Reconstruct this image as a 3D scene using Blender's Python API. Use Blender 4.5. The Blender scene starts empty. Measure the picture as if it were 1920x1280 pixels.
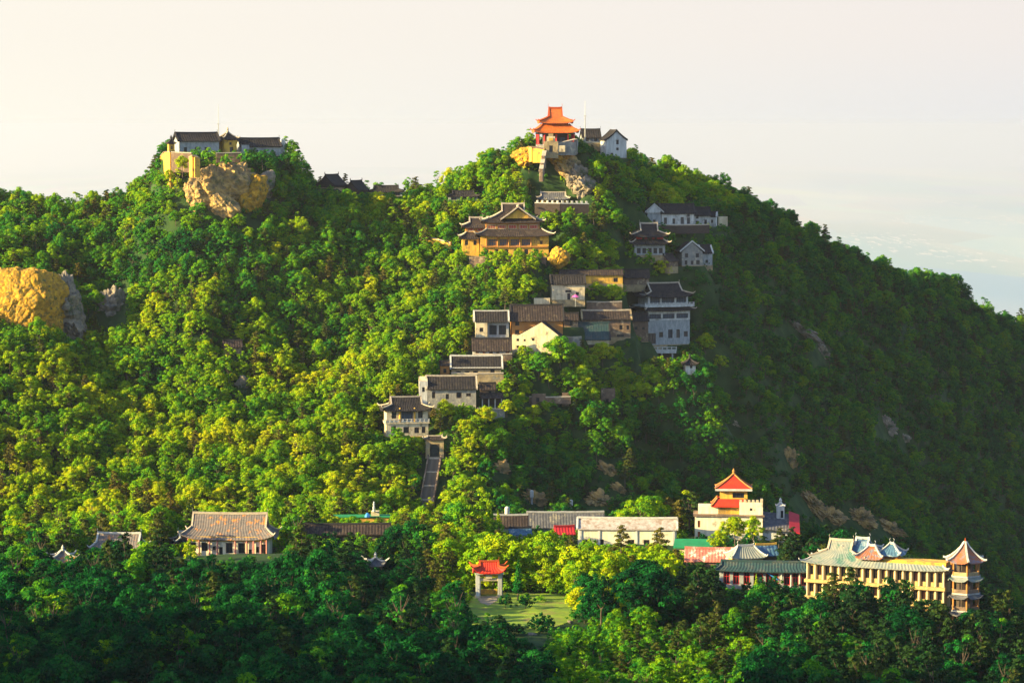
import bpy, math, random, time
import numpy as np
from mathutils import Vector, Matrix, noise as mnoise
T0 = time.time()
R = math.radians
rng = np.random.RandomState(7)
random.seed(7)
sc = bpy.context.scene
COL = sc.collection

# ------------------------------------------------------------------ camera
F = 5444.0                                   # focal length in photo pixels (1920 wide)
PITCH = math.atan(405.0 / F)                 # the horizon sits at y = 235 of 1280
cam = bpy.data.cameras.new('camera')
cam.lens = F / 1920 * 36.0
cam.sensor_width = 36.0
cam.clip_start = 1.0
cam.clip_end = 150000.0
camo = bpy.data.objects.new('camera', cam)
COL.objects.link(camo)
camo.location = (0, 0, 0)
camo.rotation_euler = (math.pi / 2 - PITCH, 0, 0)
sc.camera = camo

# ------------------------------------------------------------------ light
SUN_AZ, SUN_EL = R(74), R(18)                # azimuth measured to the left of straight behind the camera
SUNV = Vector((-math.sin(SUN_AZ) * math.cos(SUN_EL), -math.cos(SUN_AZ) * math.cos(SUN_EL), math.sin(SUN_EL)))
sl = bpy.data.lights.new('sun', 'SUN')
sl.energy = 5.0
sl.angle = R(0.53)
sl.color = (1.0, 0.82, 0.38)
so = bpy.data.objects.new('sun', sl)
COL.objects.link(so)
so.rotation_euler = SUNV.to_track_quat('Z', 'Y').to_euler()

sc.view_settings.view_transform = 'Standard'
sc.view_settings.look = 'None'
sc.view_settings.gamma = 1
sc.view_settings.use_curve_mapping = False
sc.view_settings.exposure = 2.0
sc.cycles.max_bounces = 5
sc.cycles.diffuse_bounces = 2
sc.cycles.glossy_bounces = 2
sc.cycles.transmission_bounces = 2
sc.cycles.volume_bounces = 1
sc.cycles.transparent_max_bounces = 6
sc.cycles.caustics_reflective = False
sc.cycles.caustics_refractive = False

world = bpy.data.worlds.new('World')
sc.world = world
world.use_nodes = True
nt = world.node_tree
nt.nodes.clear()
def N(nt, t, **k):
    n = nt.nodes.new(t)
    for a, b in k.items():
        setattr(n, a, b)
    return n
sky = N(nt, 'ShaderNodeTexSky')
sky.sky_type = 'NISHITA'
sky.sun_disc = False
sky.sun_elevation = SUN_EL
sky.sun_rotation = math.atan2(SUNV.x, SUNV.y)
sky.air_density = 1.0
sky.dust_density = 1.5
sky.ozone_density = 3.0
bg1 = N(nt, 'ShaderNodeBackground')
bg1.inputs['Strength'].default_value = 0.11
nt.links.new(sky.outputs[0], bg1.inputs['Color'])
# the pale haze that lies along the horizon all round, warmer towards the sun
tc = N(nt, 'ShaderNodeTexCoord')
sep = N(nt, 'ShaderNodeSeparateXYZ')
nt.links.new(tc.outputs['Generated'], sep.inputs[0])
mr = N(nt, 'ShaderNodeMapRange')
mr.interpolation_type = 'SMOOTHERSTEP'
mr.inputs['From Min'].default_value = 0.045
mr.inputs['From Max'].default_value = 0.13
mr.inputs['To Min'].default_value = 1.0
mr.inputs['To Max'].default_value = 0.0
nt.links.new(sep.outputs['Z'], mr.inputs['Value'])
mrx = N(nt, 'ShaderNodeMapRange')
mrx.inputs['From Min'].default_value = -0.18
mrx.inputs['From Max'].default_value = 0.18
nt.links.new(sep.outputs['X'], mrx.inputs['Value'])
hz = N(nt, 'ShaderNodeMix', data_type='RGBA')
hz.inputs['A'].default_value = (0.250, 0.236, 0.208, 1)
hz.inputs['B'].default_value = (0.224, 0.211, 0.201, 1)
nt.links.new(mrx.outputs['Result'], hz.inputs['Factor'])
h0 = N(nt, 'ShaderNodeMix', data_type='RGBA')            # right on the horizon the haze is a little cooler
h0.inputs['A'].default_value = (0.256, 0.244, 0.212, 1)
h0.inputs['B'].default_value = (0.209, 0.208, 0.207, 1)
nt.links.new(mrx.outputs['Result'], h0.inputs['Factor'])
mrz = N(nt, 'ShaderNodeMapRange', interpolation_type='SMOOTHSTEP')
mrz.inputs['From Min'].default_value = 0.0
mrz.inputs['From Max'].default_value = 0.035
nt.links.new(sep.outputs['Z'], mrz.inputs['Value'])
hh_ = N(nt, 'ShaderNodeMix', data_type='RGBA')
nt.links.new(mrz.outputs['Result'], hh_.inputs['Factor'])
nt.links.new(h0.outputs['Result'], hh_.inputs['A'])
nt.links.new(hz.outputs['Result'], hh_.inputs['B'])
bg2 = N(nt, 'ShaderNodeBackground')
nt.links.new(hh_.outputs['Result'], bg2.inputs['Color'])
ms = N(nt, 'ShaderNodeMixShader')
wo = N(nt, 'ShaderNodeOutputWorld')
nt.links.new(mr.outputs['Result'], ms.inputs[0])
nt.links.new(bg1.outputs[0], ms.inputs[1])
nt.links.new(bg2.outputs[0], ms.inputs[2])
nt.links.new(ms.outputs[0], wo.inputs[0])

# ------------------------------------------------------------------ geometry helpers
CP, SP = math.cos(PITCH), math.sin(PITCH)
def ray(px, py):
    u, v = (px - 960) / F, (640 - py) / F
    return (u, CP + v * SP, -SP + v * CP)
def W3(px, py, D):
    """world point seen at photo pixel (px,py) at ground distance D"""
    d = ray(px, py)
    k = D / d[1]
    return Vector((d[0] * k, D, d[2] * k))
def proj(x, y, z):
    f = y * CP - z * SP
    v = y * SP + z * CP
    return 960 + F * x / f, 640 - F * v / f

def tag(o, label=None, cat=None, group=None, kind=None):
    if label: o['label'] = label
    if cat: o['category'] = cat
    if group: o['group'] = group
    if kind: o['kind'] = kind
    return o

class MB:
    def __init__(s):
        s.v, s.f = [], []
    def add(s, vs, fs):
        b = len(s.v)
        s.v += [tuple(p) for p in vs]
        s.f += [tuple(b + i for i in f) for f in fs]
        return s
    def box(s, cx, cy, cz, sx, sy, sz, rz=0.0):
        """cz is the BOTTOM of the box"""
        c, n = math.cos(rz), math.sin(rz)
        vs = []
        for z in (0, sz):
            for x, y in ((-1, -1), (1, -1), (1, 1), (-1, 1)):
                X, Y = x * sx / 2, y * sy / 2
                vs.append((cx + X * c - Y * n, cy + X * n + Y * c, cz + z))
        return s.add(vs, [(3, 2, 1, 0), (4, 5, 6, 7), (0, 1, 5, 4), (1, 2, 6, 5), (2, 3, 7, 6), (3, 0, 4, 7)])
    def slab(s, g, t):
        """g: rows of points; a sheet with thickness t downwards"""
        nr, nc = len(g), len(g[0])
        vs = [p for r in g for p in r] + [(p[0], p[1], p[2] - t) for r in g for p in r]
        o = nr * nc
        fs = []
        for i in range(nr - 1):
            for j in range(nc - 1):
                a = i * nc + j
                fs.append((a, a + 1, a + nc + 1, a + nc))
                fs.append((o + a + nc, o + a + nc + 1, o + a + 1, o + a))
        for j in range(nc - 1):
            fs.append((j + 1, j, o + j, o + j + 1))
            a = (nr - 1) * nc + j
            fs.append((a, a + 1, o + a + 1, o + a))
        for i in range(nr - 1):
            a = i * nc
            fs.append((a, a + nc, o + a + nc, o + a))
            a = i * nc + nc - 1
            fs.append((a + nc, a, o + a, o + a + nc))
        return s.add(vs, fs)
    def sweep(s, pts, w, h, taper=1.0):
        """a bar of width w and height h standing on a polyline"""
        pts = [Vector(p) for p in pts]
        n = len(pts)
        vs = []
        for i, p in enumerate(pts):
            d = pts[min(i + 1, n - 1)] - pts[max(i - 1, 0)]
            side = Vector((-d.y, d.x, 0))
            side = side.normalized() if side.length > 1e-6 else Vector((1, 0, 0))
            k = 1 + (taper - 1) * i / max(1, n - 1)
            a = side * (w * k / 2)
            up = Vector((0, 0, h * k))
            vs += [p - a, p + a, p + a + up, p - a + up]
        fs = [(0, 1, 2, 3), (4 * n - 1, 4 * n - 2, 4 * n - 3, 4 * n - 4)]
        for i in range(n - 1):
            b = 4 * i
            for k in range(4):
                fs.append((b + k, b + 4 + k, b + 4 + (k + 1) % 4, b + (k + 1) % 4))
        return s.add(vs, fs)
    def tube(s, p0, p1, r0, r1=None, n=8):
        r1 = r0 if r1 is None else r1
        p0, p1 = Vector(p0), Vector(p1)
        d = (p1 - p0).normalized()
        a = d.orthogonal().normalized()
        b = d.cross(a)
        vs = []
        for p, r in ((p0, r0), (p1, r1)):
            for k in range(n):
                t = 2 * math.pi * k / n
                vs.append(p + a * math.cos(t) * r + b * math.sin(t) * r)
        fs = [(k, (k + 1) % n, n + (k + 1) % n, n + k) for k in range(n)]
        fs += [tuple(range(n))[::-1], tuple(range(n, 2 * n))]
        return s.add(vs, fs)
    def prism_y(s, poly, y0, y1):
        """polygon of (x,z) pushed along y"""
        n = len(poly)
        vs = [(x, y0, z) for x, z in poly] + [(x, y1, z) for x, z in poly]
        fs = [tuple(range(n)), tuple(range(n, 2 * n))[::-1]]
        fs += [(i, n + i, n + (i + 1) % n, (i + 1) % n) for i in range(n)]
        return s.add(vs, fs)
    def prism_x(s, poly, x0, x1):
        n = len(poly)
        vs = [(x0, y, z) for y, z in poly] + [(x1, y, z) for y, z in poly]
        fs = [tuple(range(n))[::-1], tuple(range(n, 2 * n))]
        fs += [(i, (i + 1) % n, n + (i + 1) % n, n + i) for i in range(n)]
        return s.add(vs, fs)
    def lathe(s, prof, cx=0, cy=0, n=10):
        vs = []
        for r, z in prof:
            for k in range(n):
                t = 2 * math.pi * k / n
                vs.append((cx + r * math.cos(t), cy + r * math.sin(t), z))
        fs = []
        for i in range(len(prof) - 1):
            for k in range(n):
                fs.append((i * n + k, i * n + (k + 1) % n, (i + 1) * n + (k + 1) % n, (i + 1) * n + k))
        fs.append(tuple(range(n))[::-1])
        fs.append(tuple(range((len(prof) - 1) * n, len(prof) * n)))
        return s.add(vs, fs)
    def xf(s, M):
        s.v = [tuple(M @ Vector(p)) for p in s.v]
        return s
    def mesh(s, name, m, smooth=False):
        me = bpy.data.meshes.new(name)
        me.from_pydata(s.v, [], s.f)
        me.materials.append(m)
        if smooth:
            me.polygons.foreach_set('use_smooth', [True] * len(me.polygons))
        me.update()
        return me
    def build(s, name, m, parent=None, label=None, loc=None, smooth=False):
        return link(name, s.mesh(name, m, smooth), parent, label, loc)

def link(name, me, parent=None, label=None, loc=None, rz=0):
    o = bpy.data.objects.new(name, me)
    COL.objects.link(o)
    if parent: o.parent = parent
    if label: o['label'] = label
    if loc is not None: o.location = loc
    if rz: o.rotation_euler = (0, 0, rz)
    return o
def empty(name, loc, yaw=0.0):
    o = bpy.data.objects.new(name, None)
    COL.objects.link(o)
    o.location = loc
    o.rotation_euler = (0, 0, yaw)
    o.empty_display_size = 0.5
    return o

# ------------------------------------------------------------------ materials
def mat(name, c1, c2=None, scale=1.0, rough=0.85, bump=0.0, bscale=8.0, c3=None, s3=0.25, amt3=0.5, spec=0.25, stretch=(1, 1, 1), detail=5):
    """procedural: two colours by noise, optional third in patches (lichen, moss, stains), optional relief"""
    m = bpy.data.materials.new(name)
    m.use_nodes = True
    t = m.node_tree
    b = t.nodes['Principled BSDF']
    b.inputs['Roughness'].default_value = rough
    b.inputs['Specular IOR Level'].default_value = spec
    c2 = c2 or tuple(min(1, c * 0.72) for c in c1)
    tcn = N(t, 'ShaderNodeTexCoord')
    mp = N(t, 'ShaderNodeMapping')
    mp.inputs['Scale'].default_value = stretch
    t.links.new(tcn.outputs['Object'], mp.inputs[0])
    nz = N(t, 'ShaderNodeTexNoise')
    nz.inputs['Scale'].default_value = scale
    nz.inputs['Detail'].default_value = detail
    nz.inputs['Roughness'].default_value = 0.65
    t.links.new(mp.outputs[0], nz.inputs['Vector'])
    r = N(t, 'ShaderNodeMapRange')
    r.inputs['From Min'].default_value = 0.36
    r.inputs['From Max'].default_value = 0.64
    t.links.new(nz.outputs['Fac'], r.inputs['Value'])
    mx = N(t, 'ShaderNodeMix', data_type='RGBA')
    mx.inputs['A'].default_value = (*c1, 1)
    mx.inputs['B'].default_value = (*c2, 1)
    t.links.new(r.outputs[0], mx.inputs['Factor'])
    out = mx.outputs['Result']
    if c3:
        n3 = N(t, 'ShaderNodeTexNoise')
        n3.inputs['Scale'].default_value = s3
        n3.inputs['Detail'].default_value = 6
        n3.inputs['Roughness'].default_value = 0.7
        t.links.new(tcn.outputs['Object'], n3.inputs['Vector'])
        r3 = N(t, 'ShaderNodeMapRange')
        r3.inputs['From Min'].default_value = 0.62 - 0.25 * amt3
        r3.inputs['From Max'].default_value = 0.72 - 0.25 * amt3
        t.links.new(n3.outputs['Fac'], r3.inputs['Value'])
        m3 = N(t, 'ShaderNodeMix', data_type='RGBA')
        t.links.new(r3.outputs[0], m3.inputs['Factor'])
        t.links.new(out, m3.inputs['A'])
        m3.inputs['B'].default_value = (*c3, 1)
        out = m3.outputs['Result']
    t.links.new(out, b.inputs['Base Color'])
    if bump:
        nb = N(t, 'ShaderNodeTexNoise')
        nb.inputs['Scale'].default_value = bscale
        nb.inputs['Detail'].default_value = 5
        t.links.new(mp.outputs[0], nb.inputs['Vector'])
        bp = N(t, 'ShaderNodeBump')
        bp.inputs['Strength'].default_value = bump
        bp.inputs['Distance'].default_value = 0.15
        t.links.new(nb.outputs['Fac'], bp.inputs['Height'])
        t.links.new(bp.outputs[0], b.inputs['Normal'])
    return m

def leafmat(name, dark, light, transl=0.3):
    """leaf colour: from dark to light by the tree's own 'tint', varied leaf clump by leaf clump"""
    m = bpy.data.materials.new(name)
    m.use_nodes = True
    t = m.node_tree
    t.nodes.clear()
    at = N(t, 'ShaderNodeAttribute', attribute_type='INSTANCER', attribute_name='tint')
    lv = N(t, 'ShaderNodeAttribute', attribute_type='GEOMETRY', attribute_name='leafvar')
    ad = N(t, 'ShaderNodeMath', operation='MULTIPLY_ADD')
    ad.inputs[1].default_value = 0.42
    t.links.new(lv.outputs['Fac'], ad.inputs[0])
    sb = N(t, 'ShaderNodeMath', operation='SUBTRACT')
    sb.inputs[1].default_value = 0.21
    t.links.new(at.outputs['Fac'], sb.inputs[0])
    t.links.new(sb.outputs[0], ad.inputs[2])
    cr = N(t, 'ShaderNodeValToRGB')
    cr.color_ramp.elements[0].position = 0.0
    cr.color_ramp.elements[0].color = (*dark, 1)
    cr.color_ramp.elements[1].position = 1.0
    cr.color_ramp.elements[1].color = (*light[-1], 1)
    for i, c in enumerate(light[:-1]):
        e = cr.color_ramp.elements.new((i + 1) / len(light))
        e.color = (*c, 1)
    t.links.new(ad.outputs[0], cr.inputs[0])
    d = N(t, 'ShaderNodeBsdfDiffuse')
    tr = N(t, 'ShaderNodeBsdfTranslucent')
    mxs = N(t, 'ShaderNodeMixShader')
    mxs.inputs[0].default_value = transl
    o = N(t, 'ShaderNodeOutputMaterial')
    t.links.new(cr.outputs[0], d.inputs[0])
    t.links.new(cr.outputs[0], tr.inputs[0])
    t.links.new(d.outputs[0], mxs.inputs[1])
    t.links.new(tr.outputs[0], mxs.inputs[2])
    t.links.new(mxs.outputs[0], o.inputs[0])
    return m

M = {}
M['leaf'] = leafmat('broad_leaves', (0.003, 0.031, 0.010), [(0.012, 0.115, 0.018), (0.078, 0.215, 0.006), (0.225, 0.32, 0.004), (0.40, 0.38, 0.005)], 0.24)
M['needle'] = leafmat('needles', (0.008, 0.026, 0.010), [(0.020, 0.045, 0.010), (0.060, 0.065, 0.012), (0.10, 0.075, 0.012)], 0.12)
M['bark'] = mat('bark', (0.10, 0.07, 0.045), (0.05, 0.035, 0.025), scale=6, stretch=(1, 1, 0.2))
M['tile'] = mat('dark_roof_tile', (0.030, 0.024, 0.023), (0.014, 0.013, 0.015), scale=1.3, rough=0.9, spec=.1, c3=(0.040, 0.031, 0.024), s3=0.6, amt3=0.3)
M['tile_brown'] = mat('brown_roof_tile', (0.046, 0.031, 0.027), (0.022, 0.017, 0.017), scale=1.5, rough=0.9, spec=.1, c3=(0.07, 0.05, 0.035), s3=0.8, amt3=0.35)
M['tile_grey'] = mat('grey_roof_tile', (0.10, 0.095, 0.10), (0.055, 0.053, 0.06), scale=1.5, rough=0.8, c3=(0.20, 0.17, 0.12), s3=0.7, amt3=0.3)
M['tile_teal'] = mat('teal_roof_tile', (0.020, 0.050, 0.052), (0.012, 0.030, 0.036), scale=1.2, rough=0.8, c3=(0.05, 0.06, 0.055), s3=0.6, amt3=0.4)
M['tile_blue'] = mat('blue_grey_roof_tile', (0.055, 0.125, 0.20), (0.035, 0.08, 0.13), scale=1.0, rough=0.6, c3=(0.22, 0.26, 0.28), s3=0.6, amt3=0.3)
M['tile_orange'] = mat('orange_glazed_tile', (0.50, 0.115, 0.010), (0.36, 0.065, 0.010), scale=1.6, rough=0.55, spec=0.35)
M['tile_red'] = mat('red_roof_sheet', (0.55, 0.035, 0.010), (0.42, 0.022, 0.010), scale=0.8, rough=0.55)
M['tile_maroon'] = mat('crimson_roof_sheet', (0.42, 0.020, 0.025), (0.30, 0.015, 0.020), scale=0.8, rough=0.55)
M['tile_moss'] = mat('lichened_grey_tile', (0.16, 0.125, 0.11), (0.09, 0.08, 0.08), scale=1.6, rough=0.85, c3=(0.46, 0.17, 0.03), s3=0.9, amt3=0.30)
M['tile_white'] = mat('white_weathered_sheet', (0.38, 0.34, 0.31), (0.25, 0.20, 0.17), scale=1.6, rough=0.8, c3=(0.22, 0.15, 0.11), s3=0.9, amt3=0.42)
M['tile_pale'] = mat('pale_glazed_tile', (0.23, 0.215, 0.17), (0.14, 0.16, 0.15), scale=0.8, rough=0.8, c3=(0.05, 0.12, 0.10), s3=0.35, amt3=0.35)
M['tile_pink'] = mat('pink_faded_roof', (0.44, 0.15, 0.11), (0.32, 0.09, 0.07), scale=0.7, rough=0.8, c3=(0.62, 0.50, 0.42), s3=0.6, amt3=0.4)
M['tile_pagoda'] = mat('faded_orange_grey_tile', (0.33, 0.085, 0.025), (0.19, 0.09, 0.06), scale=1.3, rough=0.75, c3=(0.13, 0.13, 0.16), s3=0.8, amt3=0.45)
M['ridge'] = mat('pale_ridge_mortar', (0.42, 0.34, 0.24), (0.28, 0.22, 0.17), scale=2)
M['ridge_dark'] = mat('dark_ridge_tile', (0.03, 0.023, 0.023), (0.016, 0.015, 0.016), scale=2)
M['ridge_white'] = mat('whitewashed_ridge', (0.48, 0.45, 0.40), (0.34, 0.31, 0.27), scale=2)
M['ridge_orange'] = mat('orange_ridge_tile', (0.45, 0.07, 0.01), (0.30, 0.045, 0.01), scale=2)
M['white'] = mat('stained_whitewash', (0.54, 0.51, 0.46), (0.33, 0.31, 0.28), scale=1.7, c3=(0.22, 0.20, 0.17), s3=0.6, amt3=0.30, stretch=(1, 1, 0.14))
M['cream'] = mat('cream_render', (0.60, 0.48, 0.30), (0.40, 0.31, 0.19), scale=1.7, c3=(0.22, 0.17, 0.11), s3=0.6, amt3=0.30, stretch=(1, 1, 0.14))
M['ivory'] = mat('ivory_render', (0.70, 0.60, 0.42), (0.50, 0.42, 0.29), scale=1.5, c3=(0.30, 0.24, 0.16), s3=0.6, amt3=0.22, stretch=(1, 1, 0.14))
M['butter'] = mat('butter_yellow_render', (0.46, 0.31, 0.115), (0.31, 0.20, 0.075), scale=1.7, c3=(0.34, 0.25, 0.13), s3=0.5, amt3=0.2, stretch=(1, 1, 0.4))
M['yellow'] = mat('yellow_ochre_render', (0.62, 0.35, 0.045), (0.42, 0.22, 0.035), scale=1.7, c3=(0.20, 0.12, 0.045), s3=0.6, amt3=0.32, stretch=(1, 1, 0.16))
M['orange'] = mat('orange_render', (0.40, 0.17, 0.04), (0.30, 0.12, 0.03), scale=0.6, c3=(0.26, 0.15, 0.07), s3=0.5, amt3=0.25)
M['brown'] = mat('brown_brick_wall', (0.18, 0.11, 0.07), (0.10, 0.065, 0.045), scale=1.2, bump=0.4, bscale=3, c3=(0.34, 0.24, 0.14), s3=0.5, amt3=0.3)
M['grey'] = mat('grey_stone_wall', (0.25, 0.225, 0.19), (0.15, 0.14, 0.125), scale=0.8, bump=0.4, bscale=3, c3=(0.40, 0.34, 0.24), s3=0.5, amt3=0.3)
M['greywhite'] = mat('greyed_whitewash', (0.33, 0.33, 0.31), (0.19, 0.195, 0.195), scale=1.6, c3=(0.22, 0.22, 0.22), s3=0.5, amt3=0.25, stretch=(1, 1, 0.4))
M['stone'] = mat('tawny_stone', (0.38, 0.27, 0.13), (0.22, 0.155, 0.08), scale=1.0, bump=0.6, bscale=2.2, c3=(0.20, 0.17, 0.13), s3=0.6, amt3=0.3)
M['red'] = mat('red_lacquer', (0.48, 0.025, 0.020), (0.33, 0.018, 0.018), scale=1.2, rough=0.5)
M['pinkpost'] = mat('faded_red_post', (0.50, 0.19, 0.14), (0.40, 0.14, 0.11), scale=1.2)
M['pane'] = mat('dark_window_glass', (0.012, 0.016, 0.022), (0.020, 0.024, 0.030), scale=0.7, rough=0.25, spec=0.5)
M['frame'] = mat('dark_timber', (0.06, 0.04, 0.03), (0.035, 0.025, 0.02), scale=4)
M['blueglass'] = mat('blue_grey_lattice', (0.06, 0.09, 0.12), (0.035, 0.05, 0.075), scale=2, rough=0.4)
M['concrete'] = mat('concrete', (0.36, 0.34, 0.31), (0.25, 0.235, 0.22), scale=0.7, c3=(0.18, 0.17, 0.155), s3=0.6, amt3=0.3)
M['paving'] = mat('stair_paving', (0.17, 0.13, 0.095), (0.10, 0.08, 0.065), scale=1.2)
M['metal'] = mat('galvanised_steel', (0.45, 0.44, 0.42), (0.32, 0.31, 0.30), scale=2, rough=0.5)
M['blue'] = mat('blue_tarpaulin', (0.03, 0.20, 0.52), (0.02, 0.14, 0.40), scale=1.5, rough=0.6)
M['magenta'] = mat('pink_canvas', (0.70, 0.10, 0.32), (0.58, 0.07, 0.26), scale=1.5, rough=0.7)
M['green'] = mat('green_painted_sheet', (0.012, 0.20, 0.065), (0.010, 0.14, 0.050), scale=0.6, rough=0.7)
M['stack'] = mat('painted_signboard', (0.05, 0.05, 0.06), (0.03, 0.03, 0.035), scale=2)
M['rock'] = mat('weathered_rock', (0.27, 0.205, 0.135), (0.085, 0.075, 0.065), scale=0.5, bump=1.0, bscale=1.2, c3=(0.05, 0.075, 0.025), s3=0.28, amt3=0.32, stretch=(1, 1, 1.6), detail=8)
M['rock_tan'] = mat('tan_cliff_rock', (0.42, 0.25, 0.075), (0.11, 0.08, 0.05), scale=0.45, bump=1.0, bscale=1.2, c3=(0.04, 0.06, 0.02), s3=0.30, amt3=0.25, stretch=(1, 1, 1.6), detail=8)  # cliff's own tan, plus the gold of sun streaks put into the colour
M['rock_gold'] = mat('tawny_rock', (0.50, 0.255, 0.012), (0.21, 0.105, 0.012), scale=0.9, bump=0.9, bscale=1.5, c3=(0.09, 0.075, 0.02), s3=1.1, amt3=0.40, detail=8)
# ------------------------------------------------------------------ terrain heights
CTRL_PX = [  # photo pixel and distance of points on the mountain's ground
 (-60, 400, 705), (60, 400, 702), (130, 412, 698), (180, 422, 695), (215, 418, 691), (250, 406, 688), (280, 385, 685), (200, 430, 720), (100, 420, 725), (302, 318, 682), (330, 300, 682), (430, 300, 684), (520, 305, 692), (565, 366, 700), (600, 378, 702), (680, 385, 715), (780, 392, 715), (850, 372, 712), (900, 342, 708), (950, 316, 704),
 (1040, 288, 703), (1110, 290, 706), (1165, 310, 712), (1220, 366, 715), (1300, 400, 724), (1400, 414, 745), (1480, 428, 768), (1550, 464, 790), (1620, 500, 812), (1660, 508, 824), (1700, 520, 836), (1750, 534, 850), (1800, 550, 866), (1860, 572, 884), (1920, 604, 902), (2100, 720, 955),
 (330, 420, 672), (430, 420, 672), (560, 430, 682), (700, 430, 690), (60, 480, 672), (200, 480, 676), (70, 640, 634), (200, 660, 650), (-60, 620, 640),
 (-60, 760, 612), (60, 780, 612), (-60, 960, 585), (60, 980, 578), (200, 780, 628), (220, 950, 586), (350, 560, 650), (350, 700, 634), (350, 850, 604), (350, 960, 582),
 (500, 560, 657), (500, 700, 640), (500, 850, 606), (520, 960, 582), (650, 560, 660), (650, 700, 636), (650, 850, 603), (640, 960, 582),
 (840, 400, 694), (935, 490, 668), (800, 560, 660), (820, 660, 641), (1040, 405, 690), (1080, 440, 682), (1050, 520, 664), (1150, 560, 660), (1240, 450, 694), (1290, 430, 704), (1300, 500, 690), (1240, 650, 645), (1310, 640, 655),
 (1000, 640, 644), (900, 700, 631), (850, 760, 621), (760, 815, 610), (800, 900, 597), (790, 965, 588), (1000, 740, 627), (1150, 740, 629), (1290, 720, 643),
 (900, 860, 606), (920, 960, 590), (1050, 850, 626), (1060, 960, 606), (1200, 850, 656), (1210, 950, 632), (1350, 850, 676), (1360, 940, 660), (1400, 700, 684), (1400, 560, 706), (1400, 450, 726),
 (1500, 700, 718), (1500, 900, 694), (1550, 560, 762), (1600, 970, 700), (1700, 700, 790), (1700, 850, 768), (1720, 1010, 740), (1900, 720, 874), (1900, 900, 846), (1900, 1100, 806), (2100, 900, 900), (2100, 1100, 880),
]
CTRL_W = [  # world points of ground the photo hides, and the near ridge and saddle
 (-200, 660, -80), (-200, 740, -50), (-140, 780, -60), (-60, 790, -62), (30, 790, -50), (90, 830, -75), (170, 980, -120), (230, 960, -140), (-240, 560, -90), (-240, 500, -90),
 (-60, 300, -74), (0, 300, -74), (60, 300, -76), (-60, 350, -72.5), (0, 350, -73), (60, 350, -75), (-60, 400, -73), (-25, 400, -73), (0, 400, -73.3), (30, 400, -74.5), (60, 400, -77), (95, 400, -84),
 (-60, 450, -74), (-20, 450, -73.5), (0, 450, -73.5), (30, 450, -75), (60, 450, -78), (95, 450, -88), (-100, 450, -77), (-60, 500, -76), (0, 500, -75.5), (30, 500, -76), (55, 500, -79), (85, 500, -90), (120, 500, -105),
 (-60, 540, -79), (-20, 540, -78), (15, 545, -78), (43, 535, -78.5), (60, 560, -90), (85, 580, -103), (120, 600, -122), (40, 590, -92), (70, 640, -101), (110, 700, -118), (150, 700, -140), (-110, 540, -84), (-160, 450, -90), (160, 450, -120), (160, 600, -145), (200, 800, -150), (150, 350, -100), (120, 880, -80), (100, 860, -74), (150, 940, -95), (135, 905, -84), (-150, 320, -90),
]
cp = [tuple(W3(*c)) for c in CTRL_PX] + CTRL_W
cp = np.array(cp)
def tps_k(r2):
    return 0.5 * r2 * np.log(r2 + 1e-9)
_n = len(cp)
_K = tps_k(((cp[:, None, :2] - cp[None, :, :2]) ** 2).sum(-1)) + np.eye(_n) * 60.0
_P = np.hstack([np.ones((_n, 1)), cp[:, :2]])
_A = np.vstack([np.hstack([_K, _P]), np.hstack([_P.T, np.zeros((3, 3))])])
_w = np.linalg.solve(_A, np.concatenate([cp[:, 2], np.zeros(3)]))
def tps(x, y):
    sh = x.shape
    x, y = x.ravel(), y.ravel()
    out = np.empty_like(x)
    for i in range(0, len(x), 20000):
        a, b = x[i:i + 20000], y[i:i + 20000]
        k = tps_k((a[:, None] - cp[None, :, 0]) ** 2 + (b[:, None] - cp[None, :, 1]) ** 2)
        out[i:i + 20000] = k @ _w[:_n] + _w[_n] + _w[_n + 1] * a + _w[_n + 2] * b
    return out.reshape(sh)

GX0, GX1, GY0, GY1, GS = -270.0, 330.0, -40.0, 1000.0, 2.0
gx = np.arange(GX0, GX1 + .1, GS)
gy = np.arange(GY0, GY1 + .1, GS)
XX, YY = np.meshgrid(gx, gy)
def sst(a, b, x):
    t = np.clip((x - a) / (b - a), 0, 1)
    return t * t * (3 - 2 * t)
xc, yc = np.clip(XX, -250, 230), np.clip(YY, 290, 985)
ZZ = tps(xc, yc)
ZZ = np.clip(ZZ, -170, -4)
# small humps and gullies of the slopes
def fbm(x, y, sc_, seed):
    r = np.random.RandomState(seed)
    z = np.zeros_like(x)
    for o in range(5):
        a = r.rand() * 6.28
        for k in range(3):
            th = r.rand() * 6.28
            f = 2 ** o / sc_ * (0.8 + 0.4 * r.rand())
            z += np.sin((x * math.cos(th) + y * math.sin(th)) * f * 6.28 + r.rand() * 6.28) * 0.5 ** o / 1.7
    return z
slope_amt = sst(560, 620, YY) * 1.5 + 0.25
ZZ += fbm(XX, YY, 60, 3) * slope_amt
# unseen hill shoulder added left of frame, crest shaped to shade the foreground
crest_y = np.array([-200, 80, 174, 272, 298, 336, 362, 390, 420, 490, 580])
crest_h = np.array([30, 40, 47, 34, -6, -9, -28, -38, -46, -70, -100])
ridge = np.interp(YY, crest_y, crest_h) - np.abs(XX + 205) * 0.66 + fbm(XX, YY, 40, 9) * 2.6
ZZ = np.maximum(ZZ, ridge)
# the spur under the camera
spur = -2.6 - np.maximum(0, np.hypot(XX * 0.8, np.maximum(YY, 0)) - 6) * 0.55
spur = np.where(YY < 0, -2.6 - np.maximum(0, np.abs(XX) - 6) * 0.4, spur)
ZZ = np.maximum(ZZ, np.minimum(spur, -2.6 + 0 * spur))

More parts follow.
